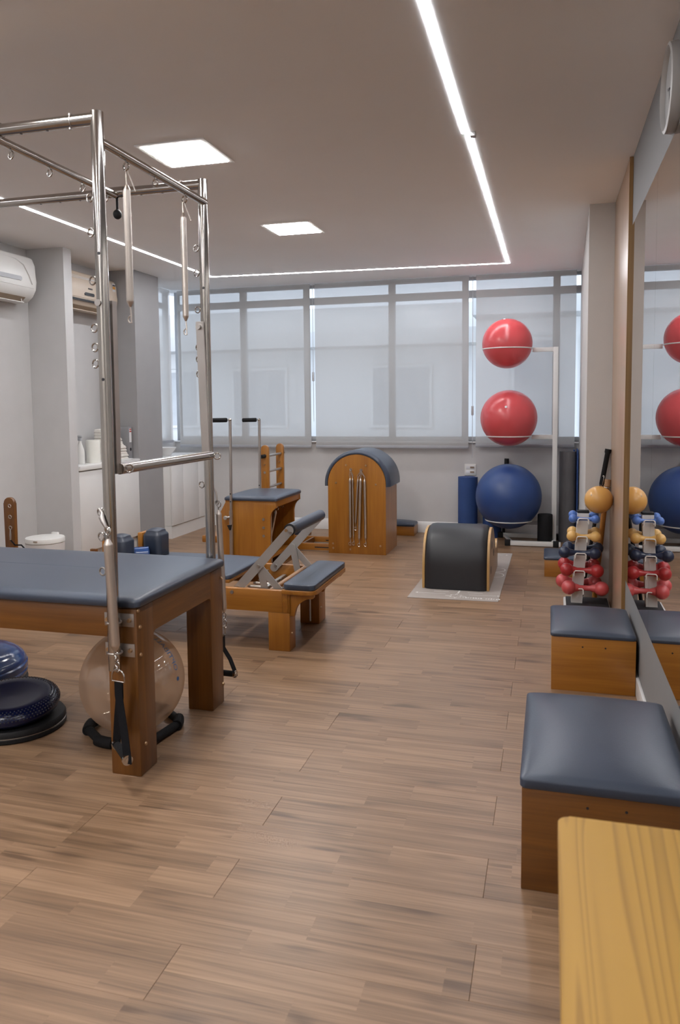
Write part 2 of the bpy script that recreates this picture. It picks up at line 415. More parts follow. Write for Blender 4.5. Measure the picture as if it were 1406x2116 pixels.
H = 2.74; XL, XR, YB, YF = -4.31, .42, 8.235, -1.6
# ================================================================== SETTING
fl = struct('floor', G().box(XL-.1, XR+.1, YF-.1, YB+.1, -.06, -.0095), 'underlay')
PL, PW = 1.33, .1942
def plank_mesh(L, W_):
    g = G().box(0, L, 0, W_, -.009, 0)
    es = [e for e in g.b.edges if all(v.co.z > -.001 for v in e.verts)]
    bmesh.ops.bevel(g.b, geom=es, offset=.0007, segments=1, affect='EDGES')
    return mesh(g, 'plank', None, 0)
pm = {}
row0 = 2.29-40*PW
k = 0
while row0 + k*PW < YB:
    y0, y1 = max(YF, row0+k*PW), min(YB, row0+(k+1)*PW)
    if y1 > YF + .02 and y1-y0 > .01:
        xs = -.17 if (k % 2) else -.915
        x = xs - PL*6
        while x < XR:
            a, b_ = max(x, XL), min(x+PL, XR)
            if b_-a > .01:
                key = (round(b_-a-.0008, 4), round(y1-y0-.0004, 4))
                if key not in pm: pm[key] = plank_mesh(*key)
                o = bpy.data.objects.new('plank', pm[key]); COL.objects.link(o); o.parent = fl; o.location = (a+.0004, y0+.0002, 0)
                if not pm[key].materials: pm[key].materials.append(M['laminate'])
            x += PL
    k += 1

struct('ceiling', G().box(XL-.15, XR+.15, YF-.1, YB+.3, H, H+.1), 'ceil')
wl = struct('wall_left', G().box(XL-.15, XL, YF-.1, 7.25, 0, H).box(XL-.15, XL, 7.25, YB, 0, .98).box(XL-.15, XL, 7.25, 7.42, .98, H), 'wall')
part(wl, 'column', G().box(XL, -3.95, 5.645, 5.757, 0, H), 'wall')
part(wl, 'column', G().box(XL, -3.95, 6.765, 7.25, 0, H), 'wall2', label='darker grey column before the side window')
struct('wall_right', G().box(XR, XR+.15, YF-.1, 5.547, 0, H), 'wall4')
wr = struct('wall_right', G().prism([(.237, 5.547), (.29, YB+.3), (XR+.15, YB+.3), (XR+.15, 5.547)], 'xy', 0, H), 'wall3')
struct('wall_back', G().box(XL-.15, .30, YB, YB+.16, 0, 1.0), 'wall')
struct('wall_front', G().box(XL-.15, XR+.15, YF-.15, YF, 0, H), 'white')
def base_profile(g, y): return g.prism([(y, 0), (y-.016, 0), (y-.016, .085), (y-.012, .095), (y-.010, .105), (y-.004, .118), (y, .12)], 'yz', -3.85, .262)
struct('baseboard_back', base_profile(G(), YB), 'white')
struct('baseboard_right', G().box(XR-.014, XR, YF, 4.55, 0, .09, .003), 'white')
struct('baseboard_left', G().box(XL, XL+.014, YF, 5.645, 0, .09, .003), 'white')
tp = struct('trim_1', G().box(.402, XR, 4.556, 5.545, 0.0, H-.004, .001), 'panel')
part(tp, 'edge_band', G().box(.3995, XR-.0005, 4.549, 4.557, 0.0, H-.004), 'panel_edge', label='darker orange oak edge of the panel')
# windows: bays of the back wall and one in the left wall
def window_bay(n, x0, x1, mull, sl, sr, zb=1.0, zt=H, y=YB+.075, d=.055):
    w = struct('window_%d' % n, G().box(x0, x0+sl, y-d/2, y+d/2, zb, zt, .003).box(x1-sr, x1, y-d/2, y+d/2, zb, zt, .003)
               .box(x0+sl, x1-sr, y-d/2, y+d/2, zb, zb+.05, .003).box(x0+sl, x1-sr, y-d/2, y+d/2, zt-.03, zt, .003), 'frame')
    part(w, 'transom', G().box(x0+sl, x1-sr, y-d/2-.005, y+d/2, 2.525, 2.60, .003), 'frame')
    part(w, 'mullion', G().box(mull-.036, mull+.036, y-d/2-.003, y+d/2, zb+.05, 2.525, .003), 'frame')
    part(w, 'mullion', G().box(mull-.036, mull+.036, y-d/2-.003, y+d/2, 2.60, zt-.03, .003), 'frame')
    for a, b_ in ((x0+sl, mull-.036), (mull+.036, x1-sr)):
        for c, e in ((zb+.05, 2.525), (2.60, zt-.03)):
            part(w, 'pane', G().box(a, b_, y-.003, y+.003, c, e), 'glass', smooth=0)
    return w
window_bay(1, XL, -2.655, -3.44, .05, .05); window_bay(2, -2.655, -.875, -1.69, .012, .05); window_bay(3, -.875, .30, .045, .012, .012)
w4 = struct('window_4', G().box(XL-.10, XL-.05, 7.42, 7.47, .98, H, .003).box(XL-.10, XL-.05, 8.17, YB, .98, H, .003).box(XL-.10, XL-.05, 7.47, 8.17, .98, 1.03).box(XL-.10, XL-.05, 7.47, 8.17, 2.54, 2.60), 'frame')
part(w4, 'pane', G().box(XL-.078, XL-.072, 7.47, 8.17, 1.03, 2.54), 'glass', smooth=0)
part(w4, 'pane', G().box(XL-.078, XL-.072, 7.47, 8.17, 2.60, H), 'glass', smooth=0)
struct('trim_2', G().box(XL, .28, YB-.035, YB+.16, .985, 1.0, .003), 'white')       # window sill
# ================================================================== OUTSIDE
single('street', 'grey street far below outside the windows', 'street', G().box(-40, 30, 8.6, 60, -6.2, -6.0), 'asphalt', (0, 30, -6.1))
def building(loc, x0, x1, y, z1, bands, wins, label):
    b_ = thing('apartment_building', label, 'building', loc)
    part(b_, 'wall', G().box(x0, x1, y, y+3, -6, z1), 'facade')
    for z in bands: part(b_, 'balcony_slab', G().box(x0, x1, y-.9, y, z, z+.35, .01), 'facade2')
    for (a, c, e, f) in wins:
        w = part(b_, 'window', G().box(a, c, y-.06, y+.02, e, f, .01), 'white')
        part(w, 'pane', G().box(a+.08, c-.08, y-.08, y-.05, e+.08, f-.08), 'facade3')
    return b_
building((-12, 20, -6), -24, -1.6, 18, 3.75, (-2.9, .05, 2.75), [(x, x+1.5, z, z+1.5) for x in (-17, -13.2, -10.2, -7.8, -4.2) for z in (-1.7, .85)],
         'long pale apartment block with concrete balcony bands across the street')
building((4, 18, -6), -1.4, 9, 15, 3.45, (-3.0, 3.0), [(x, x+.9, z, z+1.9) for x in (-.75, .5, 1.75, 3.0) for z in (-1.2, .75)],
         'nearer pale building with tall white window frames outside the right blind')
# ================================================================== LIGHTS
def panel_light(x, y, label):
    t = thing('ceiling_light', label, 'ceiling light', (x, y, H), 'square ceiling panel lights')
    g = G()
    for a in ((-.195, .195, -.195, -.168), (-.195, .195, .168, .195), (-.195, -.168, -.168, .168), (.168, .195, -.168, .168)):
        g.box(x+a[0], x+a[1], y+a[2], y+a[3], H-.006, H-.0005)
    part(t, 'frame', g, 'ceil'); part(t, 'diffuser', G().box(x-.168, x+.168, y-.168, y+.168, H-.009, H-.0005), 'lamp', smooth=0)
    return t
panel_light(-1.885, 3.80, 'square white ceiling panel light nearer the camera, above the trapeze table')
panel_light(-1.90, 5.59, 'square white ceiling panel light farther back, toward the windows')
for y, w_ in ((2.01, 'third from the windows, above the camera end'), (.22, 'fourth from the windows, level with the camera'), (-1.2, 'last of the row, behind the camera')):
    panel_light(-1.88, y, 'square white ceiling panel light, ' + w_)
ls = thing('led_light_strip', 'white LED light line set in the ceiling around three sides of the room', 'light strip', (-1.9, 7.4, H))
def strip(g, p0, p1, w=.030):
    p0, p1 = Vector(p0), Vector(p1); d = (p1-p0).normalized(); n = Vector((-d.y, d.x))*w/2
    pts = [p0-n, p1-n, p1+n, p0+n]; return g.prism([(p.x, p.y) for p in pts], 'xy', H-.002, H-.0003)
part(ls, 'light_segment', strip(G(), (-.412, 7.58), (-.412, 3.93)), 'led', smooth=0)
part(ls, 'light_segment', strip(G(), (-.425, 3.93), (-.425, YF+.3), .032), 'led', smooth=0)
part(ls, 'light_segment', strip(G(), (-3.415, 7.40), (-.395, 7.585)), 'led', smooth=0)
part(ls, 'light_segment', strip(G(), (-3.415, 7.40), (-3.415, YF+.3)), 'led', smooth=0)
part(ls, 'end_clip', G().box(-.402, -.375, 3.915, 3.955, H-.02, H-.0005, .002), 'aluminium', label='small metal clip beside the strip joint')
# ================================================================== BLINDS
def blind(x0, x1, y, z0, label, axis='x'):
    t = thing('roller_blind', label, 'blind', ((x0+x1)/2, y, H), 'grey roller blinds') if axis == 'x' else thing('roller_blind', label, 'blind', (y, (x0+x1)/2, H), 'grey roller blinds')
    if axis == 'x':
        part(t, 'fabric', G().box(x0, x1, y-.0008, y+.0008, z0+.02, H-.005), 'blind', smooth=0)
        part(t, 'bottom_bar', G().box(x0, x1, y-.008, y+.008, z0, z0+.032, .006), 'blindbar')
    else:
        part(t, 'fabric', G().box(y-.0008, y+.0008, x0, x1, z0+.02, H-.005), 'blind', smooth=0)
        part(t, 'bottom_bar', G().box(y-.008, y+.008, x0, x1, z0, z0+.032, .006), 'blindbar')
    return t
blind(-4.205, -2.585, 8.15, .925, 'leftmost wide roller blind of the back wall')
blind(-2.53, -.84, 8.15, .925, 'middle wide roller blind of the back wall, above the ladder barrel')
blind(-.765, .235, 8.15, .945, 'right roller blind behind the red gym balls')
blind(7.28, 8.06, XL+.06, .985, 'narrow roller blind on the side window at the left corner', 'y')
for i, (x, z) in enumerate(((-2.557, 1.72), (-.80, 1.33))):
    t = thing('blind_cord_clip', ('grey cord clip between the left and middle blinds', 'grey cord clip between the middle and right blinds')[i], 'clip', (x, 8.16, z))
    part(t, 'clip_body', G().box(x-.012, x+.012, 8.145, 8.17, z-.05, z+.05, .004), 'frame'); part(t, 'cord', G().cyl((x, 8.16, z-.5), (x, 8.16, H-.01), .003, 6), 'frame')
# ================================================================== MIRROR
mi = thing('wall_mirror', 'large frameless wall mirror along the right wall reflecting the balls', 'mirror', (XR-.003, 2, .405))
for a, b_ in ((YF+.4, .6), (.602, 2.04), (2.042, 3.468), (3.47, 4.549)):
    part(mi, 'mirror_pane', G().box(XR-.005, XR-.0005, a, b_, .405, 2.357), 'mirror', smooth=0)
# clock
ck = thing('wall_clock', 'round white wall clock high on the right wall above the mirror', 'clock', (XR-.02, 3.03, 2.515))
part(ck, 'rim', G().lathe([(.150, 0), (.153, .012), (.150, .036), (.140, .040), (.136, .030), (.136, .004), (.02, .002)], (XR, 3.03, 2.515), 48, (-1, 0, 0)), 'clockwhite')
part(ck, 'dial', G().lathe([(.1355, .004), (.1355, .022), (.001, .022)], (XR, 3.03, 2.515), 48, (-1, 0, 0)), 'clockface')
part(ck, 'hour_hand', G().bar((XR-.024, 3.03, 2.515), (XR-.024, 3.085, 2.53), .008, .002, (1, 0, 0)), 'ink')
part(ck, 'minute_hand', G().bar((XR-.026, 3.03, 2.515), (XR-.026, 3.02, 2.43), .006, .002, (1, 0, 0)), 'ink')
# ================================================================== AIR CONDITIONERS
def ac(y0, y1, z0, z1, label, m, dep, second):
    t = thing('air_conditioner', label, 'air conditioner', (XL, (y0+y1)/2, z0))
    h = z1-z0; X = XL
    prof = [(X, z0), (X+dep*.55, z0), (X+dep*.82, z0+h*.12), (X+dep*.98, z0+h*.27), (X+dep, z0+h*.45), (X+dep*.97, z0+h*.8), (X+dep*.86, z0+h*.95), (X+dep*.7, z1), (X, z1)]
    part(t, 'body', G().prism(prof, 'xz', y0, y1, .012), m)
    fp = [(X+dep*1.0, z0+h*.30), (X+dep*1.03, z0+h*.48), (X+dep*1.0, z0+h*.82), (X+dep*.90, z0+h*.955), (X+dep*.88, z0+h*.94), (X+dep*.97, z0+h*.8), (X+dep*.985, z0+h*.45), (X+dep*.96, z0+h*.3)]
    part(t, 'front_panel', G().prism(fp, 'xz', y0+.03, y1-.03 if not second else y1-.10, .004), m)
    part(t, 'air_outlet', G().prism([(X+dep*.58, z0+.004), (X+dep*.80, z0+h*.10), (X+dep*.83, z0+h*.09), (X+dep*.61, z0-.006)], 'xz', y0+.08, y1-.1), 'grille')
    part(t, 'louvre', G().box(X+dep*.55, X+dep*.86, y0+.07, y1-.13, z0-.012, z0-.007), m)
    part(t, 'louvre_arm', G().bar((X+dep*.8, y1-.14, z0-.01), (X+dep*.72, y1-.13, z0+h*.12), .006, .004, (0, 1, 0)), m)
    return t, X+dep
t, xf = ac(4.45, 5.49, 2.265, 2.635, 'white split air conditioner at the far left, before the column', 'plastic', .21, False)
part(t, 'highlight_line', G().tube([(xf-.019, 4.5, 2.60), (xf-.012, 5.15, 2.588), (xf-.006, 5.24, 2.585), (xf+.004, 5.33, 2.55), (xf+.009, 5.39, 2.47), (xf+.009, 5.425, 2.405)], .005, 8), 'whitemetal', label='bright curved highlight modelled on the front')  # reflected highlight on the casing, modelled as a raised white line
part(t, 'display_strip', G().prism([(4.6, 2.408), (5.29, 2.418), (5.30, 2.426), (5.30, 2.445), (5.285, 2.452), (4.6, 2.445)], 'yz', xf+.002, xf+.0085), 'frame', label='pale grey display strip')
t, xf = ac(5.80, 6.745, 2.30, 2.635, 'yellowed beige split air conditioner in the niche between the two columns', 'beige', .19, True)
part(t, 'outlet_slot', G().box(xf-.02, xf+.0045, 5.84, 6.63, 2.368, 2.386), 'dimblack', label='dark slot along the outlet')
part(t, 'highlight_line', G().tube([(xf-.008, 5.84, 2.60), (xf-.003, 6.05, 2.582), (xf+.001, 6.45, 2.578)], .0035, 6), 'whitemetal')  # this pair of white lines stands for highlights on the front
part(t, 'highlight_line', G().tube([(xf+.0, 5.84, 2.568), (xf+.002, 6.05, 2.566), (xf+.001, 6.45, 2.575)], .0035, 6), 'whitemetal')
part(t, 'display', G().prism([(6.19, 2.422), (6.33, 2.424), (6.342, 2.436), (6.335, 2.452), (6.2, 2.452), (6.183, 2.44)], 'yz', xf+.002, xf+.0075), 'dimblack', label='dark display window')
g = G()
for i in range(4):                                # small maker's mark, too small to read
    y = 6.245+i*.018
    g.box(xf+.004, xf+.0068, y, y+.004, 2.482, 2.496); g.box(xf+.004, xf+.0068, y+.004, y+.012, (2.493, 2.482, 2.4875, 2.493)[i], (2.496, 2.485, 2.4905, 2.496)[i]); g.box(xf+.004, xf+.0068, y+.010, y+.013, 2.482, 2.496)
part(t, 'maker_mark', g, 'ink', kind='stuff')
st = part(t, 'energy_sticker', G().box(xf-.011, xf-.0035, 6.665, 6.715, 2.46, 2.60), 'label', label='white energy sticker with an orange band')
part(st, 'sticker_band', G().box(xf-.008, xf-.0022, 6.668, 6.712, 2.545, 2.572), 'orange')
part(st, 'sticker_band', G().box(xf-.008, xf-.0022, 6.668, 6.712, 2.575, 2.588), 'ink')
# ================================================================== CABINETS AND WHAT STANDS ON THEM
cb = thing('low_cabinet', 'white low cabinet in the niche between the two columns', 'cabinet', (-4.13, 6.26, 0))
part(cb, 'carcass', G().box(XL+.002, -3.972, 5.759, 6.763, .12, .845, .002), 'white')
part(cb, 'kickboard', G().box(XL+.02, -4.0, 5.759, 6.763, 0, .12), 'white')
part(cb, 'top', G().box(XL+.002, -3.935, 5.759, 6.763, .85, .89, .003), 'white')
for a, b_ in ((5.762, 6.255), (6.259, 6.76)):
    d = part(cb, 'door', G().box(-3.97, -3.951, a, b_, .125, .838, .002), 'white')
    part(d, 'handle', G().box(-3.953, -3.938, 6.13 if a < 6 else 6.28, 6.24 if a < 6 else 6.39, .826, .839, .002), 'aluminium')
c2 = thing('low_cabinet', 'white low cabinet under the left end of the windows behind the dark column', 'cabinet', (-4.1, 7.72, 0))
part(c2, 'carcass', G().box(XL+.002, -3.872, 7.252, 8.20, .135, .815, .002), 'white')
part(c2, 'kickboard', G().box(XL+.02, -3.868, 7.252, 8.20, 0, .132), 'white')
part(c2, 'top', G().box(XL+.002, -3.835, 7.252, 8.215, .82, .862, .003), 'white')
for a, b_ in ((7.254, 7.505), (7.508, 7.88), (7.883, 8.198)):
    part(c2, 'door', G().box(-3.87, -3.850, a, b_, .14, .812, .002), 'white')
bo = thing('wash_bowl', 'white bowl on the counter by the side window', 'bowl', (-4.11, 7.60, .862))
part(bo, 'bowl', G().lathe([(.001, .0), (.06, .0), (.065, .01), (.12, .085), (.125, .09), (.118, .09), (.06, .016), (.001, .012)], (-4.11, 7.60, .8625), 32), 'white')
bt = thing('spray_bottle', 'white spray bottle on the niche cabinet', 'bottle', (-4.12, 6.01, .89))
part(bt, 'bottle', G().lathe([(.001, 0), (.036, 0), (.038, .006), (.038, .10), (.034, .13), (.02, .175), (.014, .195), (.013, .21), (.001, .21)], (-4.10, 6.01, .8905), 24), 'plastic')
part(bt, 'sprayer', G().box(-4.115, -4.085, 5.995, 6.025, 1.10, 1.128, .006).box(-4.145, -4.075, 6.0, 6.02, 1.128, 1.15, .006).bar((-4.13, 6.01, 1.13), (-4.143, 6.01, 1.095), .012, .01, (0, 1, 0)), 'frame')
pr_ = thing('paper_towel_roll', 'white paper towel roll standing beside the spray bottle', 'paper roll', (-4.085, 6.19, .89))
part(pr_, 'roll', G().lathe([(.02, .0), (.062, .0), (.064, .004), (.064, .206), (.062, .21), (.02, .21)], (-4.085, 6.19, .8905), 32), 'paper'); part(pr_, 'core', G().lathe([(.0195, .002), (.0195, .208), (.014, .208), (.014, .002)], (-4.085, 6.19, .8905), 20), 'plyside')
single('tray', 'flat white tray under the stack of folded towels', 'tray', G().box(-4.22, -3.945, 6.33, 6.652, .8905, .90, .004), 'white', (-4.08, 6.49, .89))
z = .901
TW = 11
for i in range(TW):
    th = .026 if i < TW-1 else .03
    ORD = ('lowest', 'second lowest', 'third', 'fourth', 'fifth', 'sixth', 'seventh', 'eighth', 'ninth', 'tenth')
    w = .128 - .0055*i*(1 if i > 2 else .6); jx = random.uniform(-.004, .004)
    x0, x1 = -4.20+jx, -3.962-.006*i*(1 if i > 2 else .6)+jx+random.uniform(-.010, .010); y0, y1 = 6.36+random.uniform(-.005, .005), 6.64+random.uniform(-.01, .008)-.008*i
    g = G()
    # folded cloth: two soft layers with a rounded fold toward the viewer
    g.cushion(x0, x1, y0, y1, z, z+th*.5, .004, .03, .012, 4).cushion(x0+.004, x1-.006, y0+.002, y1-.004, z+th*.5, z+th*.96, .006, .03, .012, 4)
    single('folded_towel', 'white folded towel, %s in the stack on the niche cabinet%s' % (ORD[i] if i < 10 else '', ', counted from the tray' if i > 1 else '') if i < TW-1 else 'topmost white folded towel of the stack on the niche cabinet', 'towel', g, 'towel', ((x0+x1)/2, (y0+y1)/2, z), 'folded white towels' if i < TW-1 else None)
    z += th
bd = thing('ring_binder', 'grey ring binder standing behind the towels', 'binder', (-4.145, 6.70, .89))
part(bd, 'cover', G().box(-4.29, -4.0, 6.665, 6.737, .8905, 1.205, .003), 'binder')
sl = part(bd, 'spine_label', G().box(-4.001, -3.9985, 6.683, 6.72, 1.055, 1.19), 'label'); part(sl, 'label_mark', G().box(-4.0, -3.9975, 6.685, 6.718, 1.155, 1.168).box(-4.0, -3.9975, 6.685, 6.718, 1.176, 1.187), 'redtag')
part(bd, 'finger_hole', G().cyl((-4.001, 6.701, .985), (-3.9988, 6.701, .985), .016, 20), 'dimblack')
# waste bin
wb = thing('waste_bin', 'white lidded waste bin with a bag over its rim by the left wall', 'bin', (-3.9, 5.2, 0))
part(wb, 'bin', G().lathe([(.001, 0), (.115, 0), (.12, .005), (.137, .33), (.001, .33)], (-3.9, 5.2, 0), 40), 'plastic')
g = G().lathe([(.1385, .10), (.141, .15), (.143, .20), (.146, .27), (.1485, .328), (.139, .331)], (-3.9, 5.2, 0), 60)
for v in g.b.verts:
    a = math.atan2(v.co.y-5.2, v.co.x+3.9); k = 1+.012*math.sin(9*a+v.co.z*30)+.008*math.sin(17*a-v.co.z*50)
    v.co.x = -3.9+(v.co.x+3.9)*k; v.co.y = 5.2+(v.co.y-5.2)*k
part(wb, 'bin_bag', g, 'bag'); 
part(wb, 'lid', G().lathe([(.149, .332), (.152, .334), (.152, .362), (.148, .369), (.12, .374), (.001, .378)], (-3.9, 5.2, 0), 40), 'plastic'); part(wb, 'lid_knob', G().box(-3.93, -3.87, 5.318, 5.345, .35, .388, .006), 'plastic')
part(wb, 'lid_latch', G().box(-3.895, -3.86, 5.045, 5.052, .352, .36, .002), 'grille')
# sockets
so = thing('wall_socket', 'white double wall socket above the upright blue mat', 'socket', (-.826, YB, .7))
part(so, 'plate', G().box(-.888, -.764, YB-.012, YB, .636, .758, .005), 'plastic')
for z in (.672, .722): part(so, 'socket_insert', G().box(-.872, -.780, YB-.015, YB-.01, z-.017, z+.017, .003), 'label'); 
for z in (.672, .722): part(so, 'socket_hole', G().box(-.828, -.785, YB-.0165, YB-.0145, z-.010, z+.010), 'grille')
so = thing('wall_socket', 'small white wall plate low behind the blue gym ball', 'socket', (-.13, YB, .2))
part(so, 'plate', G().box(-.18, -.08, YB-.012, YB, .175, .245, .004), 'plastic'); part(so, 'socket_insert', G().box(-.16, -.10, YB-.014, YB-.011, .195, .225, .002), 'label')
# ================================================================== TRAPEZE TABLE (left foreground)
Tt = thing('trapeze_table', 'wooden pilates trapeze table with blue grey mattress and tall steel frame, left foreground', 'exercise table', (-2.54, 2.87, 0))
TX0, TX1, TN, TF = -3.60, -1.483, 2.488, 3.255
PN, PF, PXR, PXL, PR = 2.45, 3.297, -1.556, -3.53, .0225
for x0 in (TX1-.125, TX0):
    for y0 in (TN, TF-.125):
        lg = part(Tt, 'leg', G().box(x0, x0+.125, y0, y0+.125, 0, .6475, .004), 'dark_z')
        if x0 == TX1-.125 and y0 == TN:
            for y, z in ((TN+.012, .64), (TN+.022, .575), (TN+.022, .468), (TN+.04, .115)): part(lg, 'bolt', G().cyl((TX1, y, z), (TX1+.005, y, z), .008, 14, r2=.006), 'brass')
        elif x0 == TX1-.125:
            part(lg, 'bolt', G().cyl((TX1, TF-.012, .09), (TX1+.006, TF-.012, .09), .009, 14, r2=.006), 'brass'); part(lg, 'bolt', G().cyl((TX1, TF-.012, .595), (TX1+.006, TF-.012, .60), .007, 14), 'brass')
part(Tt, 'apron', G().box(TX0+.10, TX1-.112, TN+.006, TN+.036, .533, .6475, .002), 'dark_x'); part(Tt, 'apron', G().box(TX0+.10, TX1-.112, TF-.036, TF-.006, .533, .6475, .002), 'dark_x')
for xa in (TX1-.031, TX0+.001):
    y0, y1 = TN+.124, TF-.124; arc = [(y0, .6475), (y0, .512)]
    for q in range(1, 7):
        a = R(90*q/6); arc.append((y0+.02*(1-math.cos(a)), .512+.02*math.sin(a)))
    for q in range(0, 7):
        a = R(90-90*q/6); arc.append((y1-.02*(1-math.cos(a)), .512+.02*math.sin(a)))
    arc.append((y1, .6475)); part(Tt, 'apron', G().prism(arc, 'yz', xa, xa+.03), 'dark_y')
part(Tt, 'table_board', G().box(TX0+.005, TX1-.005, TN+.005, TF-.005, .648, .654), 'dark_x')
part(Tt, 'mattress', G().cushion(TX0-.012, TX1+.014, TN-.012, TF+.012, .6545, .684, .024, .022, .016, 14, .32), 'vinyl')
for X in (PXR, PXL):
    for Y, s in ((PN, -1), (PF, 1)):
        part(Tt, 'post', G().tube([(X, Y, .425), (X, Y, 2.438)], PR, 24), 'chrome')
for Y in (PN, PF):
    part(Tt, 'top_bar', G().tube([(PXL, Y, 2.416), (PXR, Y, 2.416)], .0215, 24), 'chrome')
    for x in (-1.655, -2.9): part(Tt, 'joint_collar', G().cyl((x-.002, Y, 2.416), (x+.002, Y, 2.416), .0228, 24), 'steel')
    part(Tt, 'bolt', G().cyl((-1.665, Y, 2.436), (-1.665, Y, 2.443), .006, 12), 'steel'); part(Tt, 'bolt', G().cyl((-1.665, Y, 2.389), (-1.665, Y, 2.397), .006, 12), 'steel')
    g = G()
    for x in (-1.76, -1.87, -1.98, -2.09, -2.2, -2.31, -2.42, -2.53): g.cyl((x, Y, 2.3935), (x, Y, 2.4), .005, 10)
    part(Tt, 'peg_hole', g, 'dimblack', kind='stuff')
# collar pins: top bar ends are mitred into the posts
XB = -1.547
part(Tt, 'cross_bar', G().tube([(XB, PN, 2.336), (XB, PF, 2.336)], .0165, 20), 'chrome')
part(Tt, 'cross_bar', G().tube([(PXL, PN, 2.336), (PXL, PF, 2.336)], .0165, 20), 'chrome')
cbx = -2.0
cb2 = part(Tt, 'sliding_cross_bar', G().tube([(cbx, PN+.02, 2.40), (cbx, PF-.02, 2.40)], .0165, 20), 'chrome')
part(cb2, 'slide_collar', G().tube([(cbx-.045, PF, 2.416), (cbx+.045, PF, 2.416)], .026, 20), 'chrome'); part(cb2, 'slide_collar', G().tube([(cbx-.045, PN, 2.416), (cbx+.045, PN, 2.416)], .026, 20), 'chrome')
part(cb2, 'locking_knob', G().cyl((cbx, PF, 2.39), (cbx, PF, 2.335), .006, 10).sphere((cbx, PF, 2.315), .021, 14, 10, (1, 1, 1.1)), 'rubber')
def eye(c, n, shank, R_=.0145, r=.0032):
    """eyebolt: ring of normal n at c with a shank leading to point shank"""
    c = Vector(c); sh = Vector(shank); d = (sh-c).normalized()
    return G().torus(c, R_, r, n, 22, 8).cyl(c+d*R_, sh, r*1.1, 8)
for y in (2.62, 2.84, 3.095): part(Tt, 'eyebolt', eye((XB, y, 2.299), (.35, 1, 0), (XB, y, 2.322)), 'chrome')
for y in (2.556, 2.79, 3.02, 3.2): part(Tt, 'eyebolt', eye((cbx, y, 2.364), (.35, 1, 0), (cbx, y, 2.386)), 'chrome')
for z in (2.146, 2.025, 1.855, 1.686, 1.617, 1.558, 1.017, .925, .794): part(Tt, 'eyebolt', eye((PXR-.039, PN, z), (.25, 1, 0), (PXR-.02, PN, z)), 'chrome')
for z in (2.131, 2.017, 1.85, 1.676, 1.622, 1.552, 1.03): part(Tt, 'eyebolt', eye((PXR-.039, PF, z), (.25, 1, 0), (PXR-.02, PF, z)), 'chrome')
g = G()
for Y in (PN, PF):
    for z in (1.945, 1.50): g.cyl((PXR+.004, Y-PR-.001, z), (PXR+.004, Y-PR+.004, z), .0055, 12)
part(Tt, 'peg_hole', g, 'dimblack', kind='stuff')
# push-through bar: two flat arms and a round bar
pb = part(Tt, 'push_through_bar', G().tube([(-1.538, PN+.045, 1.172), (-1.538, PF-.015, 1.172)], .0205, 20), 'chrome')
part(pb, 'arm', G().bar((-1.5445, PN+.044, 1.785), (-1.547, PN+.044, 1.155), .016, .030, (0, 1, 0)), 'steel'); part(pb, 'arm', G().bar((-1.565, PF-.042, 1.79), (-1.548, PF-.042, 1.155), .038, .009, (0, 1, 0)), 'steel')
part(pb, 'pivot_bolt', G().cyl((-1.56, PN-.03, 1.772), (-1.56, PN+.05, 1.772), .012, 16), 'steel'); part(pb, 'pivot_bolt', G().cyl((-1.568, PF-.06, 1.765), (-1.568, PF, 1.765), .012, 16), 'steel')
part(pb, 'eyebolt', eye((-1.512, PN+.07, 1.172), (.8, -.6, 0), (-1.53, PN+.07, 1.172)), 'chrome'); part(pb, 'eyebolt', eye((-1.505, PF-.015, 1.168), (.5, -.9, 0), (-1.53, PF-.015, 1.172)), 'chrome')
# clamps holding the posts to the legs
for Y, s in ((TN, -1), (TF, 1)):
    for X in (PXR, PXL):
        for z in (.605, .49):
            cl = part(Tt, 'clamp_plate', G().box(X-.06, X+.064, min(Y, Y+s*.004), max(Y, Y+s*.004), z-.025, z+.025, .001).torus((X, Y+s*.036, z), .026, .004, (0, 0, 1), 20, 6), 'steel')
            [part(cl, 'bolt', G().cyl((X+u, Y+s*.004, z), (X+u, Y+s*.013, z), .009, 12, r2=.007), 'brass') for u in (.046, -.046)]
# springs hung from the eyes
def loop(c, w, h, r=.0028, n=(0, 1, 0)):
    """tear-drop wire loop hanging below c in the plane normal to n"""
    c = Vector(c); nn = Vector(n).normalized(); sd = Vector((0, 0, 1)).cross(nn).normalized(); P = []
    for k in range(17):
        a = R(-205+230*k/16+90); P.append(c+sd*math.cos(a)*w/2+Vector((0, 0, -h+w/2+math.sin(a)*w/2)))
    return G().tube([c]+P[::1]+[c], r, 7)
def hung_spring(x, y, ztop, z0, z1, r, label, loop_h=.065, n=(.3, 1, 0)):
    t = thing('hanging_spring', label, 'spring', (x, y, ztop), None)
    part(t, 'coil', G().coil((x, y, z0), (x, y, z1), r), 'spring')
    part(t, 'top_hook', G().tube([(x, y, z0-.01), (x-.002, y, ztop-.02), (x-.002, y, ztop+.002), (x+.006, y, ztop+.004), (x+.010, y, ztop-.012), (x+.03, y+.01, ztop-.075)], .0024, 7), 'spring')
    part(t, 'bottom_loop', loop((x, y, z1+.005), .026, loop_h, .0026, n), 'spring'); return t
hung_spring(XB, 2.62, 2.284, 2.232, 1.780, .0145, 'near coil spring hanging from the front cross bar of the trapeze frame')
hung_spring(XB-.008, 3.095, 2.284, 2.242, 1.776, .0135, 'far coil spring hanging from the front cross bar of the trapeze frame')
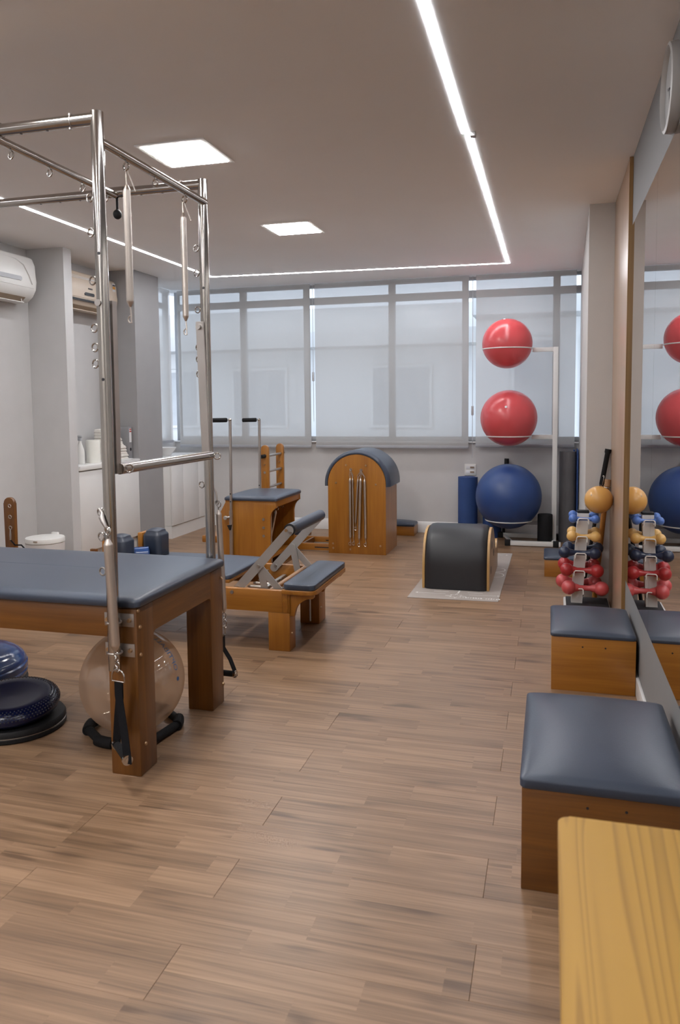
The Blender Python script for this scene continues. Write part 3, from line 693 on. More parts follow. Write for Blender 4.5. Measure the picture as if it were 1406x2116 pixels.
def post_spring(x, y, ztop, z0, z1, r, label, snap):
    t = thing('hanging_spring', label, 'spring', (x, y, ztop))
    part(t, 'coil', G().coil((x+.004, y, z0), (x+.022, y, z1), r), 'spring')
    part(t, 'snap_hook', snap, 'steel')
    part(t, 'link_ring', G().torus((x+.006, y, z0+.028), .015, .003, (.4, 1, 0), 20, 7).cyl((x+.004, y, z0+.015), (x+.004, y, z0-.02), .003, 8), 'chrome')
    g = G()
    for k in range(4): g.torus((x+.023+.0015*k, y, z1-.012-.019*k), .0095, .0022, (1, 0, 0) if k % 2 else (.2, 1, 0), 14, 6)
    part(t, 'chain', g, 'chrome'); return t, z1-.085
sn = G().tube([(-1.59, 2.432, 1.033), (-1.575, 2.43, 1.015), (-1.572, 2.42, 1.0), (-1.562, 2.415, .985), (-1.550, 2.412, .965)], .006, 10, radii=[.004, .006, .010, .009, .005]).torus((-1.549, 2.412, .955), .010, .003, (.3, 1, 0), 16, 6)
t, zb = post_spring(-1.546, 2.408, 1.03, .925, .512, .0175, 'coil spring with a snap hook clipped to the near post of the trapeze frame', sn)
sn = G().tube([(-1.585, 3.34, 1.03), (-1.56, 3.345, 1.02), (-1.545, 3.345, .99), (-1.54, 3.345, .95)], .005, 8).torus((-1.54, 3.345, .94), .010, .003, (.3, 1, 0), 16, 6)
t, zb2 = post_spring(-1.538, 3.345, 1.04, .905, .405, .0150, 'coil spring hanging beside the far post of the trapeze frame', sn)
def handle(loc, top, ends, label, side, ringn):
    """strap handle: D-ring, two webbing legs and a black tube grip between them"""
    t = thing('strap_handle', label, 'strap handle', loc); top = Vector(top); a, b_ = Vector(ends[0]), Vector(ends[1])
    q = Vector(side).normalized(); P = [top+q*.029+Vector((0, 0, -.045))]
    for k in range(13):
        an = R(180*k/12); P.append(top+q*.029*math.cos(an)+Vector((0, 0, -.029+.029*math.sin(an))))
    P.append(top-q*.029+Vector((0, 0, -.045))); P.append(P[0])
    part(t, 'd_ring', G().tube(P, .0028, 8), 'chrome')
    s0 = top+Vector((0, 0, -.045)); ax = (b_-a).normalized()
    rb = G(); rb.ribbon([s0, s0+Vector((0, 0, -.055)), s0.lerp(b_, .6), b_+Vector((0, 0, .012)), b_+ax*.005+Vector((0, 0, -.012))], .034, q, .004)
    part(t, 'strap', rb, 'strap')
    rb = G(); rb.ribbon([s0+Vector((0, .006, -.002)), s0+Vector((0, .006, -.06)), s0.lerp(a, .6)+Vector((0, .004, 0)), a+Vector((0, 0, .012)), a-ax*.005+Vector((0, 0, -.012))], .034, q, .004)
    part(t, 'strap', rb, 'strap')
    part(t, 'grip', G().tube([a+ax*.008, b_-ax*.008], .0145, 18), 'foam')
    g = G()
    for c in (a, b_): g.tube([c-ax*.006, c+ax*.006], .019, 20).tube([c-ax*.0075, c+ax*.0075], .010, 16)
    part(t, 'end_ring', g, 'chrome'); return t
handle((-1.518, 2.408, zb), (-1.518, 2.408, zb+.016), ((-1.553, 2.44, .142), (-1.452, 2.345, .138)), 'black webbing strap handle hanging in front of the near table leg', (1, -.15, 0), (0, 1, 0))
handle((-1.526, 3.345, zb2), (-1.526, 3.345, zb2+.012), ((-1.575, 3.345, .105), (-1.465, 3.345, .103)), 'black webbing strap handle hanging behind the far table leg', (0, 1, 0), (1, 0, 0))
# ================================================================== FLOOR THINGS UNDER THE TABLE
bc, br = Vector((-1.735, 2.865, .222)), .2215
cbk = thing('gym_ball', 'clear milky gym ball under the trapeze table, resting in a black foam ring', 'gym ball', (bc.x, bc.y, 0))
skin = part(cbk, 'ball_skin', G().sphere(bc, br, 64, 40), 'clearball')
# blue print running up the right side of the ball
fc = bpy.data.curves.new('ball_print', 'FONT'); fc.body = 'OPTIBALL'; fc.size = .042; fc.align_x = 'CENTER'; fc.align_y = 'CENTER'; fc.resolution_u = 3
fo = bpy.data.objects.new('ball_print_tmp', fc); COL.objects.link(fo); dg = bpy.context.evaluated_depsgraph_get(); tm = bpy.data.meshes.new_from_object(fo.evaluated_get(dg)); bpy.data.objects.remove(fo)
g = G(); g.b.from_mesh(tm)
rg = bmesh.ops.create_circle(g.b, cap_ends=True, radius=.012, segments=20); bmesh.ops.translate(g.b, verts=rg['verts'], vec=(-.136, 0, 0))
bmesh.ops.triangulate(g.b, faces=g.b.faces[:]); bmesh.ops.subdivide_edges(g.b, edges=[e for e in g.b.edges if e.calc_length() > .02], cuts=1)
cd = (Vector((0, 0, 1.4))-bc).normalized(); rgt = Vector((0, 0, 1)).cross(cd).normalized(); upv = cd.cross(rgt)
ctr = (cd*.59+rgt*.665+upv*.45).normalized(); vert = (upv*.93-rgt*.42); vert = (vert-ctr*vert.dot(ctr)).normalized(); hor = ctr.cross(vert)
for v in g.b.verts:
    p = (ctr + vert*v.co.x/br + hor*(-v.co.y)/br).normalized(); v.co = bc + p*(br+.0006)
part(skin, 'ball_print', g, 'blueink', kind='stuff')
g = G(); 
for k in range(40):
    pass
P = []
for k in range(6):                                # hexagonal foam ring with rounded corners
    a0 = R(60*k+22); 
    for q in (-8, -4, 0, 4, 8):
        rr = .188+.008*(1-abs(q)/8); P.append((bc.x+rr*math.cos(a0+R(q)), bc.y+rr*math.sin(a0+R(q)), .0225))
fr = thing('ball_ring', 'black foam ring on the floor holding the clear gym ball', 'ball stand', (bc.x, bc.y, 0))
part(fr, 'foam_tube', G().tube(P, .0185, 12, closed=True), 'foam')
for k in (3, 4, 0, 1):
    a0 = R(60*k+22); part(fr, 'joint_sleeve', G().tube([(bc.x+.191*math.cos(a0+R(q)), bc.y+.191*math.sin(a0+R(q)), .0235) for q in (-12, -6, 0, 6, 12)], .0232, 14), 'foam')
dc = Vector((-2.27, 2.775, 0))
pl = thing('balance_board', 'black round balance board on the floor under the navy disc', 'balance board', dc)
part(pl, 'base_plate', G().lathe([(.001, 0), (.205, 0), (.213, .006), (.213, .020), (.208, .024)], dc, 56), 'rubber'); part(pl, 'rim_line', G().torus(dc+Vector((0, 0, .0245)), .2095, .0022, (0, 0, 1), 56, 6), 'steel')
part(pl, 'top_plate', G().lathe([(.207, .025), (.212, .03), (.212, .042), (.205, .052), (.15, .058), (.001, .06)], dc, 56), 'rubber')
dt = thing('balance_disc', 'glossy navy balance disc with a dimpled rim, lying on the black base', 'balance disc', dc+Vector((.0, .0, .06)))
d0 = dc+Vector((-.005, -.01, .0615)); ax = Vector((.05, -.10, 1))
part(dt, 'disc', G().lathe([(.001, .004), (.12, .002), (.165, .010), (.192, .028), (.200, .047), (.196, .064), (.184, .078), (.170, .085), (.15, .087), (.12, .085), (.06, .081), (.001, .080)], d0, 64, ax), 'navy_gloss')
g = G(); q = Vector((0, 0, 1)).rotation_difference(ax.normalized())
for (rr, hh, n) in ((.1985, .058, 84), (.194, .069, 80), (.186, .077, 76), (.176, .083, 72), (.166, .086, 68)):
    for k in range(n):
        a = 2*math.pi*(k+.5*(int(rr*1000) % 2))/n; p = d0+q @ Vector((rr*math.cos(a), rr*math.sin(a), hh))
        x = bmesh.ops.create_icosphere(g.b, subdivisions=1, radius=.0034); bmesh.ops.translate(g.b, verts=x['verts'], vec=p)
part(dt, 'rim_dimples', g, 'greyrub', kind='stuff')
hb = Vector((-2.82, 3.10, 0))
hd = thing('balance_dome', 'glossy blue half ball balance dome behind the navy disc', 'balance dome', hb)
part(hd, 'dome_base', G().lathe([(.001, 0), (.28, 0), (.29, .008), (.29, .03), (.28, .036)], hb, 64), 'rubber')
pf = [(.27, .036), (.288, .055), (.291, .075), (.286, .082), (.291, .09), (.291, .112), (.284, .118), (.285, .126), (.272, .15), (.266, .153), (.262, .160), (.235, .178), (.19, .192), (.13, .201), (.06, .206), (.001, .207)]
part(hd, 'dome', G().lathe(pf, hb, 72), 'blue_gloss')
# ================================================================== REFORMER
Rf = thing('reformer', 'wooden reformer bed with blue grey carriage and raised padded foot bar', 'exercise machine', (-2.6, 4.38, 0))
RX0, RX1, RN, RFA = -3.88, -1.462, 4.02, 4.735
part(Rf, 'side_rail', G().box(RX0, RX1, RN, RN+.034, .224, .351, .003), 'wood_x'); part(Rf, 'side_rail', G().box(RX0, RX1, RFA-.034, RFA, .224, .351, .003), 'wood_x')
part(Rf, 'end_rail', G().box(RX1-.0, RX1+.034, RN, RFA, .224, .346, .003), 'wood_y'); part(Rf, 'end_rail', G().box(RX0, RX0+.034, RN+.034, RFA-.034, .224, .346, .003), 'wood_y')
for x in (-1.549, RX0+.0):
    for y0, y1 in ((RN+.001, RN+.105), (RFA-.14, RFA-.001)):
        lg = part(Rf, 'leg', G().box(x, x+.13, y0, y1, 0, .2235 if x > -2 else .2235, .004), 'wood_z')
        if x > -2: part(lg, 'leg_upper', G().box(RX1+.0345, x+.13, y0+.002, y1-.002, .2235, .333, .003), 'wood_z'); part(lg, 'foot_pad', G().box(x+.004, x+.126, y0+.004, y1-.004, -.0, .006), 'rubber')
        if x > -2: part(lg, 'bolt', G().cyl((x+.13, y0+.035, .1), (x+.136, y0+.035, .1), .008, 12, r2=.006), 'brass')
part(Rf, 'leg_brace_rod', G().tube([(-1.475, RFA-.155, .02), (-1.475, RFA-.155, .30)], .006, 8), 'steel')
# standing platform on its corbels
def rr_poly(x0, x1, y0, y1, r, which):
    P = []
    for (cx, cy, a0, on) in ((x1-r, y0+r, -90, which[0]), (x1-r, y1-r, 0, which[1]), (x0+r, y1-r, 90, which[2]), (x0+r, y0+r, 180, which[3])):
        if on:
            for k in range(7): a = R(a0+15*k); P.append((cx+r*math.cos(a), cy+r*math.sin(a)))
        else: P.append((cx+(r if a0 in (-90, 0) else -r), cy+(r if a0 in (0, 90) else -r)))
    return P
part(Rf, 'platform_board', G().prism(rr_poly(-1.461, -1.262, RN-.012, RFA-.025, .05, (1, 1, 0, 0)), 'xy', .3335, .3585, .004), 'wood_y')
part(Rf, 'platform_pad', G().cushion(-1.459, -1.268, RN-.008, RFA-.03, .359, .392, .006, .035, .008, 6), 'vinyl')
for y0 in (RN+.012, RFA-.115):
    c = [(-1.4185, .333), (-1.4185, .205), (-1.395, .205)]
    for k in range(9): a = R(180-90*k/8); c.append((-1.285+.105*math.cos(a), .225+.085*math.sin(a)))
    c += [(-1.278, .318), (-1.278, .333)]
    part(Rf, 'corbel', G().prism(c, 'xz', y0, y0+.03, .002), 'wood_z')
# foot bar
for Y, s in ((RN+.045, 1), (RFA-.05, -1)):
    part(Rf, 'foot_bar_arm', G().bar((-1.757, Y, .332), (-1.428, Y, .692), .052, .007, (0, 1, 0), round_ends=True), 'aluminium')
    part(Rf, 'foot_bar_brace', G().bar((-1.622, Y+s*.009, .478), (-1.475, Y+s*.009, .318), .04, .006, (0, 1, 0), round_ends=True), 'aluminium')
    part(Rf, 'foot_bar_brace', G().bar((-1.618, Y+s*.017, .478), (-1.582, Y+s*.017, .30), .042, .006, (0, 1, 0), round_ends=True), 'aluminium')
    [part(Rf, 'bolt', G().cyl((u, Y-.012, w_), (u, Y+.012, w_), q_, 14), 'steel') for u, w_, q_ in ((-1.62, .478, .0105), (-1.745, .345, .0105), (-1.423, .682, .008))]
    part(Rf, 'bolt', G().cyl((-1.446, Y-.009, .692), (-1.446, Y+.009, .692), .009, 14), 'brass')
roll = part(Rf, 'foot_bar_pad', G().tube([(-1.428, RN+.085, .695), (-1.428, RN+.09, .695), (-1.428, RFA-.065, .695), (-1.428, RFA-.056, .695)], .034, 28, radii=[.031, .034, .034, .026]), 'vinyl')
part(roll, 'end_collar', G().tube([(-1.428, RN+.05, .695), (-1.428, RN+.084, .695)], .0345, 28), 'black_vinyl')
part(Rf, 'stop_dowel', G().tube([(-1.547, RN+.036, .336), (-1.547, RFA-.036, .336)], .0155, 16), 'dowel')
part(Rf, 'spring_bar', G().box(-1.70, -1.675, RN+.036, RFA-.036, .262, .288, .003), 'aluminium')
for y in (4.20, 4.29, 4.38, 4.47, 4.56):
    rs_ = part(Rf, 'resistance_spring', G().coil((-1.70, y, .272), (-1.82, y, .275), .011), 'spring')
    part(rs_, 'spring_hook', G().torus((-1.662, y, .275), .013, .003, (0, 1, 0), 16, 6), 'chrome'); part(rs_, 'spring_tab', G().box(-1.66, -1.60, y-.012, y+.012, .25, .26, .002), 'chrome')
part(Rf, 'inner_board', G().box(-1.80, RX1, RN+.035, RFA-.035, .226, .236), 'dark_x')
part(Rf, 'bolt', G().cyl((-1.769, RN-.006, .328), (-1.769, RN, .328), .0105, 14), 'steel')
CX0, CX1, CYN, CYF = -2.72, -1.816, RN+.075, RFA-.065
part(Rf, 'carriage_board', G().box(CX0, CX1-.005, CYN+.005, CYF-.005, .358, .378, .003), 'wood_x')
part(Rf, 'carriage_pad', G().cushion(CX0, CX1, CYN, CYF, .3785, .405, .016, .03, .012, 10, .4), 'vinyl')
for x in (-2.6, -1.9):
    for y in (RN+.06, RFA-.06): part(Rf, 'carriage_wheel', G().cyl((x, y-.01, .335), (x, y+.01, .335), .021, 18), 'rubber')
for y in (RN+.035, RFA-.08): part(Rf, 'track', G().box(RX0+.05, -1.80, y, y+.045, .300, .313), 'aluminium')
for (y0, y1, dx) in ((4.17, 4.31, -.10), (4.43, 4.58, 0)):
    sb = part(Rf, 'shoulder_rest', G().cushion(-2.585+dx, -2.455+dx, y0, y1, .408, .572, .03, .03, .03, 6, .6), 'vinyl_dark')
    part(sb, 'rest_board', G().box(-2.62+dx, -2.587+dx, y0+.01, y1-.01, .40, .575, .006), 'wood_z')
part(Rf, 'head_roll', G().tube([(-2.66, 4.335, .44), (-2.655, 4.338, .44), (-2.52, 4.405, .445), (-2.515, 4.408, .445)], .05, 20, radii=[.035, .05, .05, .035]), 'blue_gloss')
P = [(-3.865, .351), (-3.775, .351)] + [(-3.82+.045*math.cos(R(a)), .705+.045*math.sin(R(a))) for a in range(0, 181, 15)]
for y in (RN+.01, RFA-.04):
    ps = part(Rf, 'pulley_post', G().prism(P, 'xz', y, y+.03, .005), 'dark_z')
    for z in (.69, .61, .53): part(ps, 'eyebolt', eye((-3.80, y-.016, z), (.1, 1, .1), (-3.80, y, z), .012, .003), 'steel')
    part(ps, 'cord_clip', G().tube([(-3.80, y-.018, .518), (-3.797, y-.022, .48), (-3.80, y-.02, .44)], .006, 8, radii=[.004, .007, .006]), 'steel')
part(Rf, 'cord', G().tube([(-3.80, RFA-.06, .44), (-3.76, RFA-.065, .405), (-3.70, RFA-.07, .408), (-3.62, RFA-.10, .36), (-3.3, RFA-.12, .34), (-2.72, 4.6, .34)], .005, 8), 'strap')
part(Rf, 'rail_peg', G().box(-3.16, -3.11, RFA-.03, RFA-.004, .3515, .395, .004), 'dark_z')
# ================================================================== CHAIR WITH POLES
Ch = thing('pilates_chair', 'honey wood pilates chair with blue grey seat and two tall black handled poles', 'exercise chair', (-2.44, 6.25, 0))
prof = [(-2.652, .592), (-2.703, .50), (-2.703, .0), (-2.255, .0), (-2.255, .44)]
for k in range(7): a = R(180-75*k/6); prof.append((-2.175+.08*math.cos(a), .455+.10*math.sin(a)))
prof += [(-2.198, .565), (-2.198, .592)]
for y in (5.93, 6.548):
    sp = part(Ch, 'side_panel', G().prism(prof, 'xz', y, y+.024, .002), 'wood_z')
    if y < 6:
        [part(sp, 'bolt', G().cyl((-2.311, y-.005, z), (-2.311, y, z), .0115, 14), 'steel') for z in (.452, .382, .312)]
part(Ch, 'seat_board', G().box(-2.655, -2.198, 5.93, 6.572, .5925, .606, .002), 'wood_y')
part(Ch, 'front_apron', G().box(-2.222, -2.2, 5.955, 6.547, .555, .592, .002), 'wood_y')
part(Ch, 'back_panel', G().box(-2.69, -2.67, 5.954, 6.548, .04, .50), 'dark_z'); part(Ch, 'floor_board', G().box(-2.68, -2.26, 5.954, 6.548, .0, .02), 'dark_y')
part(Ch, 'seat_pad', G().cushion(-2.663, -2.188, 5.918, 6.584, .6065, .632, .025, .02, .014, 10, .35), 'vinyl')
part(Ch, 'inner_post', G().tube([(-2.36, 6.23, .02), (-2.36, 6.23, .59)], .011, 12), 'steel')
for y in (6.08, 6.42):
    part(Ch, 'inner_spring', G().coil((-2.45, y, .14), (-2.38, y, .46), .013), 'spring'); part(Ch, 'spring_eye', eye((-2.37, y, .475), (0, 1, 0), (-2.35, y, .52), .014, .003).torus((-2.33, y+.03, .50), .016, .0035, (.4, 1, 0), 16, 6), 'chrome')
part(Ch, 'inner_spring', G().coil((-2.36, 6.16, .12), (-2.33, 6.16, .50), .012), 'spring')
part(Ch, 'pedal', G().box(-2.45, -2.28, 5.98, 6.52, .10, .13, .006), 'wood_y'); part(Ch, 'pedal', G().box(-2.915, -2.702, 6.0, 6.2, .222, .285, .012), 'wood_y')
for (y, x0, zt) in ((5.905, -2.600, 1.285), (6.598, -2.612, 1.272)):
    po = part(Ch, 'pole', G().tube([(x0+.005, y, .06), (x0+.016, y, zt)], .0125, 14), 'steel')
    part(po, 'pole_sleeve', G().tube([(x0+.004, y, .02), (x0+.008, y, .52)], .0165, 14), 'steel')
    s = -1 if y < 6 else 1
    part(po, 'clamp_knob', G().cyl((x0-.035, y+s*.012, .462), (x0-.035, y+s*.03, .462), .018, 18, bev=.003).cyl((x0+.008, y+s*.0, .47), (x0-.035, y+s*.015, .462), .010, 12), 'aluminium')
    part(po, 'lock_wedge', G().prism([(x0-.02, .40), (x0+.02, .405), (x0+.012, .36), (x0+.0, .358)], 'xz', y+min(0, s*.03), y+max(0, s*.03), .003), 'rubber')
    part(po, 'elbow', G().sphere((x0+.014, y, zt), .0155, 14, 10), 'chrome')
    part(po, 'grip', G().tube([(x0-.012, y, zt), (x0-.017, y, zt), (x0-.145, y, zt-.002), (x0-.15, y, zt-.002)], .0185, 16, radii=[.015, .0185, .0185, .015]), 'foam')
    [part(po, 'hole', G().cyl((x0+.01, y-.0132, z), (x0+.01, y-.011, z), .006, 10), 'dimblack') for z in (.665, .60)]
# ================================================================== LADDER BARREL
Lb = thing('ladder_barrel', 'honey wood ladder barrel with blue grey domed pad and a small ladder at its left', 'exercise barrel', (-2.0, 7.13, 0))
BX0, BX1, BN, BFA = -2.024, -1.467, 6.88, 7.40
bx, rb_ = (BX0+BX1)/2, (BX1-BX0)/2
zc = .662
arch = [(BX0, 0), (BX1, 0)] + [(bx+rb_*math.cos(R(a)), zc+rb_*math.sin(R(a))) for a in range(0, 181, 6)]
for y in (BN, BFA-.022):
    fp = part(Lb, 'end_panel', G().prism(arch, 'xz', y, y+.022, .0015), 'wood_z')
    if y == BN:
        for x, z in ((-1.846, .84), (-1.655, .838), (-1.945, .672), (-1.562, .662), (-1.98, .093), (-1.52, .085), (-1.978, .05), (-1.81, .043)): part(fp, 'bolt', G().cyl((x, y-.006, z), (x, y, z), .008, 14, r2=.010), 'brass')
part(Lb, 'side_panel', G().box(BX0+.001, BX0+.021, BN+.022, BFA-.022, 0, zc), 'wood_z'); part(Lb, 'side_panel', G().box(BX1-.021, BX1-.001, BN+.022, BFA-.022, 0, zc), 'wood_z')
# domed pad
rings = []
for (y, ro) in ((BN-.004, .004), (BN-.006, .016), (BN+.012, .034), (BN+.05, .040), (BFA-.04, .040), (BFA-.008, .034), (BFA+.004, .016), (BFA+.004, .003)):
    rings.append([(bx+(rb_+ro)*math.cos(R(a)), y, zc+(rb_+ro)*math.sin(R(a))) for a in range(-4, 185, 4)])
g = G(); n = len(rings[0]); vr = [[g.b.verts.new(p) for p in r] for r in rings]
for i in range(len(vr)):
    for j in range(n-1): g.b.faces.new((vr[i][j], vr[i][j+1], vr[(i+1) % len(vr)][j+1], vr[(i+1) % len(vr)][j]))
g.b.faces.new([v[0] for v in vr]); g.b.faces.new([v[-1] for v in vr][::-1])
part(Lb, 'barrel_pad', g, 'vinyl')
# base rails with slots
LX = -2.66
for y in (6.935, 7.315):
    rl = part(Lb, 'base_rail', G().box(LX-.05, BX0+.0, y, y+.03, 0, .075, .003), 'wood_x')
    part(rl, 'slot', G().box(-2.18, BX0-.005, y-.001, y+.003, .034, .044), 'dimblack'); part(rl, 'slide_strip', G().box(-2.35, BX0-.002, y-.002, y+.001, .004, .009), 'aluminium')
part(Lb, 'cross_board', G().box(-2.32, -2.30, 6.965, 7.315, 0, .07), 'dark_y'); part(Lb, 'inner_track', G().box(-2.3, BX0-.002, 7.296, 7.314, .0, .02), 'aluminium')
for y, zt in ((6.915, 1.022), (7.335, 1.018)):
    P = [(LX-.039, .0), (LX+.039, .0)] + [(LX+.039*math.cos(R(a)), zt-.039+.039*math.sin(R(a))) for a in range(0, 181, 15)]
    po = part(Lb, 'ladder_post', G().prism(P, 'xz', y-.03, y+.004, .004), 'wood_z')
    part(po, 'bolt', G().cyl((LX-.0, y-.036, .758), (LX, y-.03, .758), .012, 14, r2=.010), 'steel'); part(po, 'pin', G().cyl((LX-.0, y-.05, .832), (LX+.0, y-.03, .835), .005, 10), 'steel')
for z in (.917, .765, .612, .46, .31): part(Lb, 'rung', G().tube([(LX+.012, 6.91, z), (LX+.012, 7.31, z)], .0125, 14), 'steel')
part(Lb, 'rung_grip', G().tube([(LX+.0, 6.885, .917), (LX+.0, 6.79, .917)], .018, 14), 'foam'); part(Lb, 'rung_grip', G().tube([(LX+.0, 7.339, .919), (LX+.0, 7.41, .919)], .018, 14), 'foam')
for x, z in ((-1.797, .795), (-1.698, .79)): part(Lb, 'hook', G().cyl((x, BN-.03, z+.002), (x, BN, z), .004, 8).torus((x, BN-.012, z+.004), .011, .003, (0, 1, 0), 16, 6).cyl((x, BN-.03, z), (x, BN-.027, z), .008, 10), 'steel')
def barrel_spring(x, dx, y, z0, z1, r, label):
    t = thing('hanging_spring', label, 'spring', (x, y, z0), 'springs on the ladder barrel') 
    part(t, 'coil', G().coil((x, y, z0), (x+dx, y, z1), r), 'spring')
    hk = min(((-1.797, .795), (-1.698, .79)), key=lambda h: abs(h[0]-x))
    part(t, 'top_hook', G().tube([(x, y, z0-.005), (x-.006, y, z0+.028), (hk[0]-.006, y-.002, hk[1]-.012), (hk[0], y-.002, hk[1]+.002), (hk[0]+.008, y-.002, hk[1]-.012), (x+.006, y, z0+.018), (x, y, z0-.005)], .0024, 7), 'spring')
    part(t, 'bottom_loop', loop((x+dx, y, z1+.006), .03, .068, .0026, (0, 1, 0)), 'spring'); return t
barrel_spring(-1.803, -.002, BN-.022, .722, .148, .0115, 'thick spring on the left hook of the ladder barrel, leftmost of the five')
barrel_spring(-1.779, .005, BN-.018, .724, .150, .0080, 'thin spring on the left hook of the ladder barrel, beside the thick one')
barrel_spring(-1.728, -.026, BN-.016, .716, .292, .0095, 'short spring on the right hook of the ladder barrel, ending above the others')
barrel_spring(-1.698, -.018, BN-.036, .722, .142, .0120, 'middle long spring on the right hook of the ladder barrel, hanging in front')
barrel_spring(-1.664, .006, BN-.018, .712, .142, .0125, 'rightmost spring on the ladder barrel, darker coil')
# ================================================================== PADDED BOXES
def padded_box(name, x0, x1, y0, y1, zw, zs, crown, label, wx, holes=(), over=.006, zb=0.0):
    t = thing(name, label, 'padded box', ((x0+x1)/2, (y0+y1)/2, zb)); k = .018
    part(t, 'front_board', G().box(x0, x1, y0, y0+k, zb, zw, .0015), wx); part(t, 'back_board', G().box(x0, x1, y1-k, y1, zb, zw, .0015), wx)
    part(t, 'side_board', G().box(x0, x0+k, y0+k, y1-k, zb, zw, .0015), wx); part(t, 'side_board', G().box(x1-k, x1, y0+k, y1-k, zb, zw, .0015), wx)
    part(t, 'top_board', G().box(x0+k, x1-k, y0+k, y1-k, zw-.015, zw-.0005), wx)
    part(t, 'pad', G().cushion(x0-over, x1+over*.3, y0-over, y1+over, zw+.0005, zs, crown, .018, .010, 12, .5), 'vinyl')
    for x, z in holes: part(t, 'screw_hole', G().cyl((x, y0-.001, z), (x, y0+.002, z), .004, 10), 'dimblack')
    return t
padded_box('sitting_box', -.068, .392, 2.166, 2.835, .3035, .333, .036, 'large padded sitting box nearest the camera, behind the pine table corner', 'dark_x', ((.112, .266), (.215, .268)))
padded_box('sitting_box', .016, .404, 3.79, 4.30, .2665, .286, .031, 'second padded sitting box along the mirror, between the nearest box and the dumbbell rack', 'wood_x', ((.161, .222), (.266, .223)))
padded_box('step_box', -.037, .20, 6.31, 6.72, .137, .158, .014, 'low padded step box on the floor behind the dumbbell rack', 'wood_x')
padded_box('step_box', -1.85, -1.392, 7.975, 8.20, .10, .125, .03, 'low padded step box against the back wall, right of the ladder barrel', 'wood_x')
padded_box('step_box', -2.98, -2.50, 7.50, 7.84, .05, .10, .03, 'low padded step box on the floor beyond the ladder, between ladder and barrel', 'wood_x')
# ================================================================== PINE TABLE CORNER (right foreground)
pt = thing('side_table', 'pale pine table top with rounded corner, right foreground', 'table', (.215, .55, 0))
part(pt, 'table_top', G().prism(rr_poly(.018, .412, -.05, 1.21, .018, (1, 1, 1, 1)), 'xy', .72, .75, .003), 'pine')
for x in (.05, .345):
    for y in (.0, 1.13): part(pt, 'leg', G().box(x, x+.045, y, y+.045, 0, .7195, .003), 'ply')
for y in (.012, 1.142): part(pt, 'apron', G().box(.096, .344, y, y+.02, .64, .7195, .002), 'ply')
for x in (.062, .358): part(pt, 'apron', G().box(x, x+.02, .046, 1.129, .64, .7195, .002), 'ply')
# ================================================================== MAT AND SPINE CORRECTOR
em = thing('exercise_mat', 'thin taupe exercise mat with white line print under the black spine corrector', 'mat', (-.66, 6.3, 0))
part(em, 'mat_sheet', G().prism([(-.993, 5.385), (-.345, 5.405), (-.330, 7.21), (-.978, 7.19)], 'xy', .0, .004), 'matgrey', smooth=0)
mz = .0042
def mline(g, p0, p1, w): 
    p0, p1 = Vector((*p0, mz)), Vector((*p1, mz)); g.bar(p0, p1, w, .0006, (0, 0, 1)); return g
g = G()
mline(g, (-.935, 5.545), (-.735, 5.55), .004); mline(g, (-.565, 5.555), (-.365, 5.562), .004)
for x, y, s in ((-.940, 5.545, -1), (-.36, 5.562, 1)): g.prism([(x, y+.012), (x+s*.02, y), (x, y-.012)], 'xy', mz-.0002, mz+.0006)
mline(g, (-.83, 5.61), (-.72, 5.612), .006); mline(g, (-.58, 5.615), (-.47, 5.62), .006); mline(g, (-.648, 5.575), (-.644, 5.665), .012)
for x, y in ((-.655, 5.50),):                    # open star flower
    for k in range(8):
        a = R(45*k); d = Vector((math.cos(a)*1.25, math.sin(a))); n_ = Vector((-d.y, d.x))*.35
        c0 = Vector((x, y)); tip = c0+d*(.062 if k % 2 == 0 else .046); l_ = c0+d*.026+n_*.03; r_ = c0+d*.026-n_*.03
        mline(g, l_, tip, .004); mline(g, tip, r_, .004)
mline(g, (-.93, 7.10), (-.385, 7.115), .005); g.prism([(-.385, 7.13), (-.362, 7.115), (-.385, 7.10)], 'xy', mz-.0002, mz+.0006)
for sx in (1, -1):                                # lotus curves half hidden by the corrector
    P = [(-.43+.075*math.cos(R(a))*1.0+.0, 6.36+sx*.10+.085*math.sin(R(a))) for a in range(-100, 101, 20)]
    for i in range(len(P)-1): mline(g, P[i], P[i+1], .007)
part(em, 'mat_print', g, 'matprint', smooth=0, kind='stuff')
g = G(); rq = random.Random(3); x = -.60          # small line of print, too faint to read: uneven upright strokes in two words
for n_ in (8, 6):
    for k in range(n_):
        h_ = rq.choice((.018, .022, .03)); g.box(x, x+.005, 5.452, 5.452+h_, mz, mz+.0006); g.box(x+.005, x+.012, 5.452+rq.choice((.0, .009, .016)), 5.457+.016, mz, mz+.0006); x += .018
    x += .02
part(em, 'mat_print', g, 'matprint', smooth=0, kind='stuff')
Sc = thing('spine_corrector', 'black padded spine corrector arc with plywood sides on the taupe mat', 'spine corrector', (-.68, 6.1, .004))
z0 = .0045
def catmull(P, n=5):
    out = []
    for i in range(len(P)-1):
        p0, p1, p2, p3 = (Vector(P[max(i-1, 0)]), Vector(P[i]), Vector(P[i+1]), Vector(P[min(i+2, len(P)-1)]))
        for k in range(n):
            t = k/n; out.append(tuple(.5*((2*p1)+(p2-p0)*t+(2*p0-5*p1+4*p2-p3)*t*t+(3*p1-p0-3*p2+p3)*t**3)))
    out.append(tuple(P[-1])); return out
top = catmull([(5.69, z0), (5.692, .12), (5.705, .25), (5.75, .355), (5.83, .42), (5.93, .443), (6.04, .432), (6.15, .385), (6.25, .31), (6.33, .235), (6.39, .20), (6.45, .205), (6.50, .235), (6.55, .255), (6.60, .235), (6.615, .17), (6.61, z0)], 4)
side = [(y, max(z0, z)) for y, z in top]
